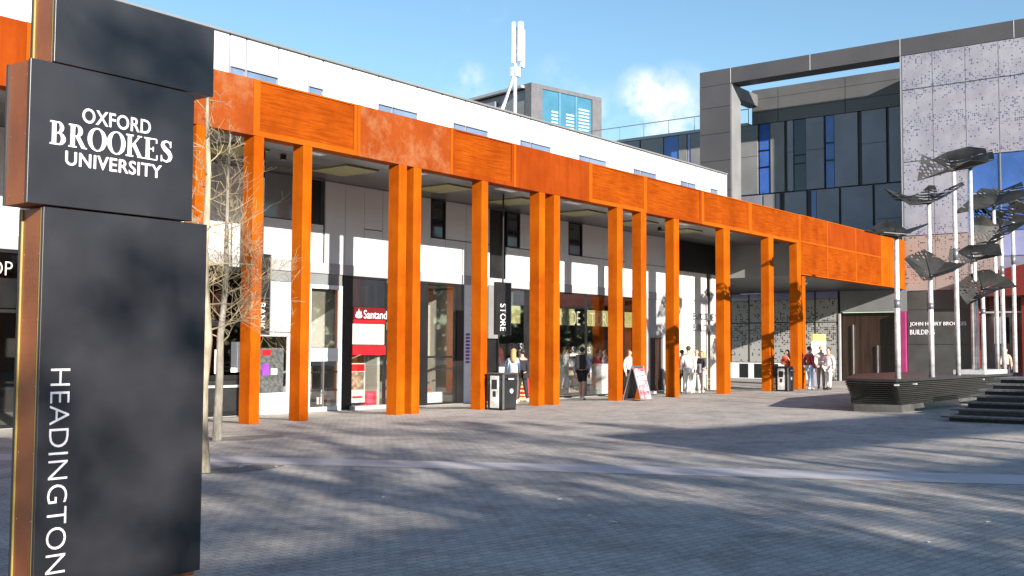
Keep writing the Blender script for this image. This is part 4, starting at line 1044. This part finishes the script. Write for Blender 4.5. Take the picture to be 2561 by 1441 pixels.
# ---------------------------------------------------------------- bare trees
def grow(mb, p, d, L, r, lev, R, maxlev, bend, split, minr, leaf=None, upw=0.12, tp=.55):
    n = 3; pts = [p]; rs = [r]; q = p.copy(); dd_ = d.copy()
    for k in range(n):
        dd_ = (dd_ + Vector((R.uniform(-bend, bend), R.uniform(-bend, bend), R.uniform(-bend, bend)+upw*.5))).normalized()
        q = q + dd_*(L/n); pts.append(q.copy()); rs.append(max(minr, r*(1-.55*(k+1)/n)))
    (mb if lev < 2 or leaf is None else leaf).tube(pts, rs, 6 if lev < 2 else (4 if lev < 3 else 3), cap=False)
    if lev >= maxlev: return
    for k in range(split[lev] if lev < len(split) else 2):
        f = R.uniform(.25, 1.0); i = min(n-1, int(f*n)); s = pts[i].lerp(pts[i+1], f*n-i)
        a = R.uniform(0, 2*math.pi); o = dd_.orthogonal().normalized(); o2 = dd_.cross(o)
        side = (o*math.cos(a)+o2*math.sin(a)); nd = (dd_*R.uniform(.35, .8)+side*R.uniform(.5, .9)+Vector((0, 0, upw))).normalized()
        grow(mb, s, nd, L*R.uniform(.5, .75), max(minr, rs[i]*.55), lev+1, R, maxlev, bend, split, minr, leaf, upw)
def small_tree(base, h, r, lean, crown0, seed, label, trunk_m, nb, reach, dense):
    R = random.Random(seed)
    t = thing('bare_tree', label, 'tree', base)
    B = Vector(base); mb = MB(); lf = MB()
    pts = [B + Vector((lean[0]*f, lean[1]*f, h*f)) + Vector((R.uniform(-.03, .03), R.uniform(-.03, .03), 0))*(1 if 0 < f < 1 else 0) for f in [k/9 for k in range(10)]]
    mb.tube([B+Vector((0, 0, -.02))] + pts, [r*1.7] + [r*(1.15-.95*k/9) for k in range(10)], 9)
    for k in range(nb):
        f = crown0+(1-crown0)*(k+.5)/nb; i = min(8, int(f*9)); p = pts[i].lerp(pts[i+1], f*9-i)
        a = k*2.4+R.uniform(-.4, .4); ll = reach*(1.05-(f-crown0)/(1-crown0)*.75)*R.uniform(.7, 1.15)
        grow(lf, p, Vector((math.cos(a), math.sin(a), R.uniform(.15, .7))).normalized(), ll, r*.17*(1.15-f*.6), 1, R, 4 if dense(f) else 3, .26, [0, 5 if dense(f) else 3, 4 if dense(f) else 3, 3], .0028, None, .14)
    mb.build('trunk', trunk_m, t, smooth=True); lf.build('crown', twig, t)
    return t
small_tree((11.86, 15.61, 0), 5.35, .072, (.1, -.08), .30, 5, 'slender bare tree with grey trunk beside the BANK column', bark, 34, 1.1, lambda f: f < .62)
small_tree((8.72, 11.75, 0), 5.1, .085, (.02, .1), .34, 9, 'pale trunked bare tree partly hidden behind the totem sign', bark_p, 20, .75, lambda f: False)
for i, (x, y, rx, ry) in enumerate(((12.5, 15.7, .9, .4), (9.3, 11.7, .7, .33))):
    rg = []
    for k in range(26):
        a = 2*math.pi*k/26; q = rnd.uniform(.85, 1.12); rg.append((x+rx*q*math.cos(a), y+ry*q*math.sin(a), .005))
    o = MB().poly(rg).build('tree_pit', soil); struct(o)

# ---------------------------------------------------------------- across the road (unseen; partly added to cast the foreground shade)
def big_tree(seed):
    R = random.Random(seed); mb = MB(); lf = MB(); lv_ = MB()
    H_ = 12.0
    pts = [Vector((R.uniform(-.15, .15)*k, R.uniform(-.15, .15)*k, H_*.62*k/5)) for k in range(6)]
    mb.tube(pts, [.34, .28, .25, .21, .17, .12], 8)
    for k in range(13):
        f = .34+.66*(k+.5)/13; i = min(4, int(f*5)); p = pts[i].lerp(pts[i+1], f*5-i); a = k*2.4
        grow(lf, p, Vector((math.cos(a), math.sin(a), R.uniform(.35, .9))).normalized(), R.uniform(2.8, 4.0)*(1.1-.35*f), .11, 1, R, 3, .22, [0, 4, 3], .013, None, .12)
    if True:
        for c in range(40 if seed % 2 == 0 else 20):  # leaf clumps added to break the cast shade into patches
            a = R.uniform(0, 6.283); rr = 3.3*math.sqrt(R.random()); zz = R.uniform(5.2, 12.2)
            rr *= min(1, (12.6-zz)/3.2+.15)
            c0 = Vector((rr*math.cos(a), rr*math.sin(a), zz)); q = R.uniform(.3, .85)
            for k in range(60):
                p = c0 + Vector((R.gauss(0, q*.5), R.gauss(0, q*.5), R.gauss(0, q*.4)))
                u = Vector((R.uniform(-1, 1), R.uniform(-1, 1), R.uniform(-1, 1))).normalized(); v = u.orthogonal().normalized()
                l = R.uniform(.08, .15); lv_.poly([p-u*l, p+v*l*.6, p+u*l, p-v*l*.6])
    return mb, lf, lv_
meshes = []
spots = [(-9.5, -17.5, .86), (-5.6, -20, .9), (.6, -16.5, .9), (-2.2, -18.5, 1.28), (4.2, -20, .93), (6.2, -22.5, .92), (13, -26, .95), (18, -27, .9), (1.6, -22.5, 1.0)]
first = {}
lab_t = ['street tree across the road behind the viewer, %s' % q for q in ('left of the house gable', 'over the brick house roof', 'in front of the walkway end', 'tallest and bare by the house corner', 'beside the walkway end', 'behind the walkway near its end', 'behind the walkway middle', 'behind the walkway far part', 'between the house and the walkway')]
for i, (x, y, s_) in enumerate(spots):
    sd_ = (0, 1, 1, 0, 1, 0, 1, 0, 0)[i]
    if sd_ not in first:
        mb, lf, lv_ = big_tree(31+sd_)
        t = thing('street_tree', lab_t[i], 'tree', (0, 0, 0), 'bare trees across the road')
        mb.build('trunk', bark_d, t, origin=(0, 0, 0)); lf.build('crown', bark_d, t, origin=(0, 0, 0)); (lv_.build('added_shade_clumps', mat('shade_clump_leaves', (.045, .07, .025), rough=.7, var=.3), t, origin=(0, 0, 0)) if lv_.v else None); first[sd_] = t
    else: t = copy_tree(first[sd_])
    t.location = (x, y, 0); t.scale = (s_, s_, s_); t.rotation_euler = (0, 0, i*1.3); t['label'] = lab_t[i]
R = random.Random(77); wd = MB()
for c in range(520):
    x = R.uniform(-60, 190); y = -62 + R.uniform(-8, 8); c0 = Vector((x, y, R.uniform(.5, 12.5)+1.5*math.sin(x*.09)))
    q = R.uniform(1.2, 2.4)
    for k in range(26):
        p = c0 + Vector((R.gauss(0, q), R.gauss(0, q*.6), R.gauss(0, q*.55))); p.z = max(.1, p.z)
        u = Vector((R.uniform(-1, 1), R.uniform(-1, 1), R.uniform(-1, 1))).normalized(); v = u.orthogonal().normalized(); l = R.uniform(.5, .95)
        wd.poly([p-u*l, p+v*l*.7, p+u*l, p-v*l*.7])
o = wd.build('added_dark_wood', mat('far_foliage', (.035, .045, .025), rough=.8, var=.4)); tag(o, 'unseen dark wood added across the road to darken the shop window reflections', 'wood'); o['kind'] = 'stuff'  # added out of view to darken reflections in the shop glass
t = thing('added_shade_walkway', 'unseen slotted walkway added across the road to cast the shade bands', 'walkway', (14, -18, 0))  # added caster: roof, slot and wall heights set the ground shade bands
dxw = Vector((1, -.22, 0)).normalized(); nw = Vector((dxw.y*-1, dxw.x, 0)); ow = Vector((5.9, -16.0, 0))
def wbox(a0, a1, b0, b1, z0, z1):
    c = [ow+dxw*a0+nw*b0, ow+dxw*a1+nw*b0, ow+dxw*a1+nw*b1, ow+dxw*a0+nw*b1]
    return [(p.x, p.y, z0) for p in c] + [(p.x, p.y, z1) for p in c]
MB().hexa(wbox(0, 42, 0, .35, 7.45, 8.75)).build('roof', roof_sl, t)
MB().hexa(wbox(0, 42, 0, .35, 0, 6.6)).build('wall', brick, t)
pm_ = MB()
for k in range(15): pm_.hexa(wbox(k*3, k*3+.18, .05, .25, 6.601, 7.449))
pm_.build('roof_posts', grey_d, t)
t = thing('added_shade_house', 'unseen red brick house added across the road for the foreground shade', 'house', (-6, -18, 0))  # added caster: ridge height sets the edge of the solid shade
MB().box(-16, -.2, -19.5, -15.0, 0, 6.2).build('wall', brick, t)
MB().prism([(-16.2, -20, 6.21), (-16.2, -14.5, 6.21), (-16.2, -17.2, 7.7)], (16.3, 0, 0)).build('roof', roof_sl, t)
for k in range(4):
    MB().box(-14.5+k*3.7, -13.3+k*3.7, -14.99, -14.95, 2.9, 4.3).build('window', glass_dark, t)

# ---------------------------------------------------------------- people
def skin(vs, es, rs, root=0, sub=1):
    me = bpy.data.meshes.new('figure'); me.from_pydata(vs, es, [])
    o = bpy.data.objects.new('figure', me); COL.objects.link(o)
    md = o.modifiers.new('skin', 'SKIN'); md.use_smooth_shade = True
    for i, r in enumerate(rs):
        sv = me.skin_vertices[0].data[i]; sv.radius = r if hasattr(r, '__len__') else (r, r)
        sv.use_root = (i == root)
    s2 = o.modifiers.new('sub', 'SUBSURF'); s2.levels = sub; s2.render_levels = sub
    dg = bpy.context.evaluated_depsgraph_get(); dg.update()
    out = bpy.data.meshes.new_from_object(o.evaluated_get(dg))
    bpy.data.objects.remove(o); bpy.data.meshes.remove(me)
    return out
def put_mesh(name, me, m, parent):
    me.name = name; me.materials.clear(); me.materials.append(m)
    me.polygons.foreach_set('use_smooth', [True]*len(me.polygons))
    o = bpy.data.objects.new(name, me); COL.objects.link(o); o.parent = parent; return o
skin_m = mat('skin_pale', (.50, .30, .22), rough=.6, var=.06); skin_b = mat('skin_tan', (.34, .19, .13), rough=.6, var=.06)
CL = {}
def cloth(n, c):
    if n not in CL: CL[n] = mat('cloth_'+n, c, rough=.9, var=.25, scale=7)
    return CL[n]
def person(x, y, face, h, label, top, bottom, shoes, hair, stride=.06, arms=('down', 'down'), shorts=False, longhair=False, skirt=False, sk=None, z=None, sway=0.0, bare_arms=False):
    """face: direction looked at, degrees in plan (0 = +X, 90 = +Y)"""
    t = thing('person', label, 'person', (x, y, gz(x, y) if z is None else z))
    k = h/1.75; sk = sk or skin_m
    J = {'pel': (0, 0, .95), 'waist': (0, .0, 1.10), 'chest': (0, -.01, 1.30), 'up': (0, 0, 1.42), 'neck': (0, -.01, 1.50), 'jaw': (0, -.025, 1.575), 'head': (0, -.01, 1.65), 'crown': (0, .0, 1.725), 'nose': (0, -.105, 1.625)}
    R_ = {'pel': (.15, .115), 'waist': (.13, .095), 'chest': (.155, .105), 'up': (.12, .08), 'neck': (.052, .055), 'jaw': (.07, .078), 'head': (.082, .096), 'crown': (.055, .066), 'nose': (.013, .013)}
    E = [('pel', 'waist'), ('waist', 'chest'), ('chest', 'up'), ('up', 'neck'), ('neck', 'jaw'), ('jaw', 'head'), ('head', 'crown'), ('head', 'nose')]
    for s_, nm, arm in ((1, 'L', arms[0]), (-1, 'R', arms[1])):
        st = stride*s_
        J['hip'+nm] = (.09*s_, 0, .90); J['kn'+nm] = (.10*s_, -st*.9-.015, .50); J['an'+nm] = (.10*s_, -st*1.6+.02, .09 if st >= 0 else .11); J['to'+nm] = (.115*s_, -st*1.6-.15, .035)
        R_['hip'+nm] = (.088, .095); R_['kn'+nm] = (.056, .06); R_['an'+nm] = (.038, .042); R_['to'+nm] = (.035, .03)
        E += [('pel', 'hip'+nm), ('hip'+nm, 'kn'+nm), ('kn'+nm, 'an'+nm), ('an'+nm, 'to'+nm)]
        J['sh'+nm] = (.175*s_, 0, 1.41)
        if arm == 'down': el, wr, hd = (.235*s_, .03, 1.13), (.25*s_, -.04+st*.5, .87), (.25*s_, -.06+st*.5, .79)
        elif arm == 'front': el, wr, hd = (.25*s_, -.02, 1.14), (.12*s_, -.24, 1.12), (.05*s_, -.29, 1.12)
        elif arm == 'phone': el, wr, hd = (.26*s_, -.06, 1.15), (.13*s_, -.25, 1.30), (.10*s_, -.27, 1.38)
        elif arm == 'pocket': el, wr, hd = (.30*s_, .06, 1.14), (.21*s_, -.06, .95), (.19*s_, -.09, .89)
        J['el'+nm] = el; J['wr'+nm] = wr; J['ha'+nm] = hd
        R_['sh'+nm] = (.066, .064); R_['el'+nm] = (.042, .042); R_['wr'+nm] = (.028, .03); R_['ha'+nm] = (.034, .02)
        E += [('up', 'sh'+nm), ('sh'+nm, 'el'+nm), ('el'+nm, 'wr'+nm), ('wr'+nm, 'ha'+nm)]
        d = (Vector(hd)-Vector(wr)).normalized(); o = Vector((0, 1, 0)) if abs(d.y) < .7 else Vector((1, 0, 0)); o = (o-d*o.dot(d)).normalized()
        for q in range(5):
            ln = (.075, .085, .08, .065, .055)[q]
            if q == 4: b0 = Vector(wr).lerp(Vector(hd), .5); d2 = (d*.6-o*.9).normalized(); p1 = b0+d2*.05; p2 = p1+(d*.9-o*.25)*.03
            else: b0 = Vector(hd)+o*(q-1.5)*.02; p1 = b0+d*ln*.55; p2 = p1+(d*.8+Vector((-.5*s_, 0, 0)))*ln*.42
            J['f%s%d' % (nm, q)] = tuple(p1); J['g%s%d' % (nm, q)] = tuple(p2)
            R_['f%s%d' % (nm, q)] = .0095; R_['g%s%d' % (nm, q)] = .0075
            E += [('ha'+nm, 'f%s%d' % (nm, q)), ('f%s%d' % (nm, q), 'g%s%d' % (nm, q))]
    def sub_(names, grow_, extra={}):
        names = [n for n in names]; idx = {n: i for i, n in enumerate(names)}
        vs = [tuple(c*k for c in extra.get(n, J[n])) for n in names]
        es = [(idx[a], idx[b]) for a, b in E if a in idx and b in idx]
        rs = []
        for n in names:
            r = R_[n]; r = r if hasattr(r, '__len__') else (r, r)
            rs.append(((r[0]+grow_)*k, (r[1]+grow_)*k))
        return skin(vs, es, rs, idx.get('pel', 0))
    put_mesh('body', sub_(list(J), 0), sk, t)
    arm_n = ['sh', 'el', 'wr'] if not bare_arms else ['sh']
    put_mesh('top', sub_(['pel', 'waist', 'chest', 'up'] + [a+n for n in 'LR' for a in arm_n], .022), top, t)
    if skirt:
        pass
    ex = {}
    legs = ['hip', 'kn', 'an'] if not shorts else ['hip', 'kn']
    if shorts:
        for n in 'LR': ex['kn'+n] = tuple(Vector(J['hip'+n]).lerp(Vector(J['kn'+n]), .85))
    else:
        for n in 'LR': ex['an'+n] = tuple(Vector(J['an'+n])+Vector((0, 0, .015)))
    put_mesh('trousers' if not shorts else 'shorts', sub_(['pel'] + [a+n for n in 'LR' for a in legs], .019, ex), bottom, t)
    for n in 'LR':
        a = Vector(J['an'+n])*k; b = Vector(J['to'+n])*k
        sh_ = MB().tube([a+Vector((0, .05, -.035)), a+Vector((0, 0, -.02)), a.lerp(b, .6)+Vector((0, 0, .005)), b+Vector((0, -.03, 0))], [.04, .052, .045, .028], 8)
        me = MB(); me.v = sh_.v; me.f = sh_.f
        t2 = me.build('shoe', shoes, None, smooth=True, origin=(0, 0, 0)); t2.parent = t
    hm = MB()
    hc = Vector((0, .012, 1.672))*k
    hm.ball(hc, (.094*k, .108*k, .092*k), 12, 8)
    for q in range(len(hm.v)):   # hairline: pull the front-lower part back behind the face
        v = hm.v[q]
        if v.y < hc.y-.01 and v.z < hc.z+.045: v.y = max(v.y, hc.y-.015)
    if longhair: hm.tube([hc+Vector((0, .05, .02)), hc+Vector((0, .085, -.1)), hc+Vector((0, .10, -.24)), hc+Vector((0, .09, -.34))], [.075, .085, .08, .04], 8)
    ho = hm.build('hair', hair, None, smooth=True, origin=(0, 0, 0)); ho.parent = t
    fe = MB()
    for s_ in (-1, 1): fe.ball((.032*s_*k, -.098*k, 1.655*k), (.011, .008, .007), 6, 4)
    fo = fe.build('eyes', black_p, None, origin=(0, 0, 0)); fo.parent = t
    mo = MB().ball((0, -.096*k, 1.585*k), (.024, .008, .007), 6, 4).build('mouth', mat('lips', (.35, .12, .1)), None, origin=(0, 0, 0)); mo.parent = t
    t.rotation_euler = (0, 0, rad(face+90))
    return t
white_c = cloth('white', (.72, .71, .72)); jeans = cloth('jeans', (.16, .22, .34)); blackc = cloth('black', (.018, .018, .022)); palej = cloth('pale_jeans', (.34, .42, .55))
blond = mat('blond_hair', (.42, .28, .13), rough=.7, var=.2, scale=20, stretch=(1, 1, .2)); brown_h = mat('brown_hair', (.06, .032, .02), rough=.6, var=.3, scale=20); black_h = mat('black_hair', (.02, .015, .013), rough=.5, var=.3)
trainers = mat('white_trainers', (.7, .7, .7), rough=.6); blk_sh = mat('black_shoes', (.02, .02, .02), rough=.5)
def gp(px, py, Y): p = on_y(px, py, Y); return p.x, Y
P_ = person
x, y = gp(1284, 1008, 20.2); w1 = P_(x, y, 35, 1.68, 'blonde woman in pale blue denim jacket walking past the store entrance', cloth('denim_jacket', (.36, .46, .62)), cloth('olive_trousers', (.10, .085, .07)), trainers, blond, .12, longhair=True)
x, y = gp(1306, 1006, 21.3); P_(x, y, 80, 1.72, 'person in dark clothes entering the store behind the blonde woman', blackc, blackc, trainers, black_h, .08)
x, y = gp(1456, 1000, 20.3); w2 = P_(x, y, 20, 1.76, 'man in lilac shirt and black shorts with black backpack mid stride', cloth('lilac', (.42, .42, .56)), cloth('black_shorts', (.015, .015, .018)), trainers, black_h, .17, shorts=True)
x, y = gp(1514, 985, 23.4); P_(x, y, 200, 1.78, 'person in dark blue top inside the store beside the column', cloth('navy', (.03, .04, .08)), blackc, blk_sh, black_h, .03)
x, y = gp(1574, 985, 22.0); P_(x, y, 255, 1.74, 'person in pale lilac shirt and dark trousers in the shop doorway', cloth('pale_lilac', (.55, .52, .62)), blackc, blk_sh, brown_h, .05)
x, y = gp(1706, 984, 20.6); P_(x, y, 10, 1.70, 'person in bright red top and dark shorts half behind a column', cloth('red', (.55, .02, .05)), blackc, trainers, brown_h, .06, shorts=True)
x, y = gp(1722, 983, 19.8); P_(x, y, 30, 1.80, 'person with short dark hair in white hoodie and white trousers seen from behind', white_c, cloth('white_trousers', (.68, .67, .66)), trainers, brown_h, .09)
x, y = gp(1742, 980, 20.8); P_(x, y, 210, 1.70, 'person in white top in the middle of the chatting group', white_c, cloth('cream_trousers', (.6, .58, .54)), trainers, blond, .04, ('front', 'down'))
x, y = gp(1756, 981, 20.2); w3 = P_(x, y, 160, 1.64, 'woman in dark grey jacket holding a grey bag beside the white clad group', cloth('charcoal', (.07, .065, .075)), cloth('pale_tights', (.55, .45, .42)), trainers, blond, .07, ('front', 'front'), longhair=True)
x, y = gp(1970, 971, 19.3); P_(x, y, 190, 1.66, 'person in orange red top and black trousers beside the silver bin', cloth('orange_red', (.60, .08, .04)), blackc, trainers, brown_h, .04, ('phone', 'front'), longhair=True)
x, y = gp(2026, 977, 17.6); P_(x, y, 330, 1.78, 'man in maroon red jacket and blue jeans standing by the last column', cloth('maroon', (.32, .035, .05)), palej, trainers, brown_h, .06, ('pocket', 'down'))
x, y = gp(2054, 975, 17.5); P_(x, y, 200, 1.80, 'person in pale shirt and khaki trousers facing the maroon jacket man', cloth('pale_pinkish', (.62, .52, .52)), cloth('khaki', (.24, .21, .17)), blk_sh, blond, .04, ('front', 'pocket'))
x, y = gp(2073, 976, 17.1); P_(x, y, 170, 1.74, 'dark haired person in pale pink jacket and white trousers at the group edge', cloth('pale_pink', (.72, .62, .66)), cloth('off_white', (.66, .62, .64)), blk_sh, brown_h, .06, ('down', 'down'))
q = on_y(2516, 930, 12.6); P_(q.x, q.y, 200, 1.62, 'person in peach top behind the metal tree poles at right', cloth('peach', (.62, .42, .32)), cloth('dark_skirt', (.05, .04, .06)), trainers, blond, .03, z=.12)

# bags
def bag_at(who, off, size, m_, name, label, cat, strap=True):
    wpos = Vector(who['_w']); rz = who.rotation_euler.z
    R = Matrix.Rotation(rz, 4, 'Z')
    t = thing(name, label, cat, tuple(wpos + R @ Vector(off))); t.rotation_euler = (0, 0, rz)
    sx, sy, sz = size
    b = MB().box(-sx/2, sx/2, -sy/2, sy/2, 0, sz).build('bag_body', m_, None, bevel=min(sx, sy)*.3, origin=(0, 0, 0)); b.parent = t
    if strap:
        s2 = MB()
        for a in (-sx*.3, sx*.3): s2.tube([(a, -sy/2, sz*.95), (a, -sy/2-.04, sz*1.08), (a, -sy/2-.2, sz*1.1), (a, -sy/2-.24, sz*.8), (a, -sy/2-.2, sz*.4)], .015, 6)
        o = s2.build('strap', m_, None, origin=(0, 0, 0)); o.parent = t
    return t
bag_at(w2, (0, .22, 1.02), (.34, .18, .48), blackc, 'backpack', 'black backpack worn by the man in black shorts', 'backpack')
bag_at(w3, (0, -.22, .78), (.40, .13, .36), cloth('grey_bag', (.26, .25, .30)), 'handbag', 'grey handbag held in front by the woman in dark jacket', 'bag', False)
bag_at(w1, (-.25, .02, .80), (.10, .26, .24), blackc, 'shoulder_bag', 'small black shoulder bag carried by the blonde woman', 'bag', False)

# scraps of paper on the paving
for i, (px, py) in enumerate(((604, 1169), (1912, 1297), (2472, 1307), (960, 1245), (1400, 1250), (1476, 1291), (690, 1168), (1534, 1308), (2324, 1358))):
    p = on_z(px, py); a = rnd.uniform(0, 3); L_ = rnd.uniform(.03, .06)
    o = MB().prism([(p.x+L_*math.cos(a), p.y+L_*math.sin(a), .006), (p.x-.5*L_*math.sin(a), p.y+.5*L_*math.cos(a), .012), (p.x-L_*math.cos(a), p.y-L_*math.sin(a), .006), (p.x+.5*L_*math.sin(a), p.y-.5*L_*math.cos(a), .010)], (0, 0, .003)).build('paper_scrap', paper)
    tag(o, 'small scrap of white litter lying on the paving', 'litter', 'white scraps lying on the paving')

for o in bpy.data.objects:
    if '_w' in o: del o['_w']
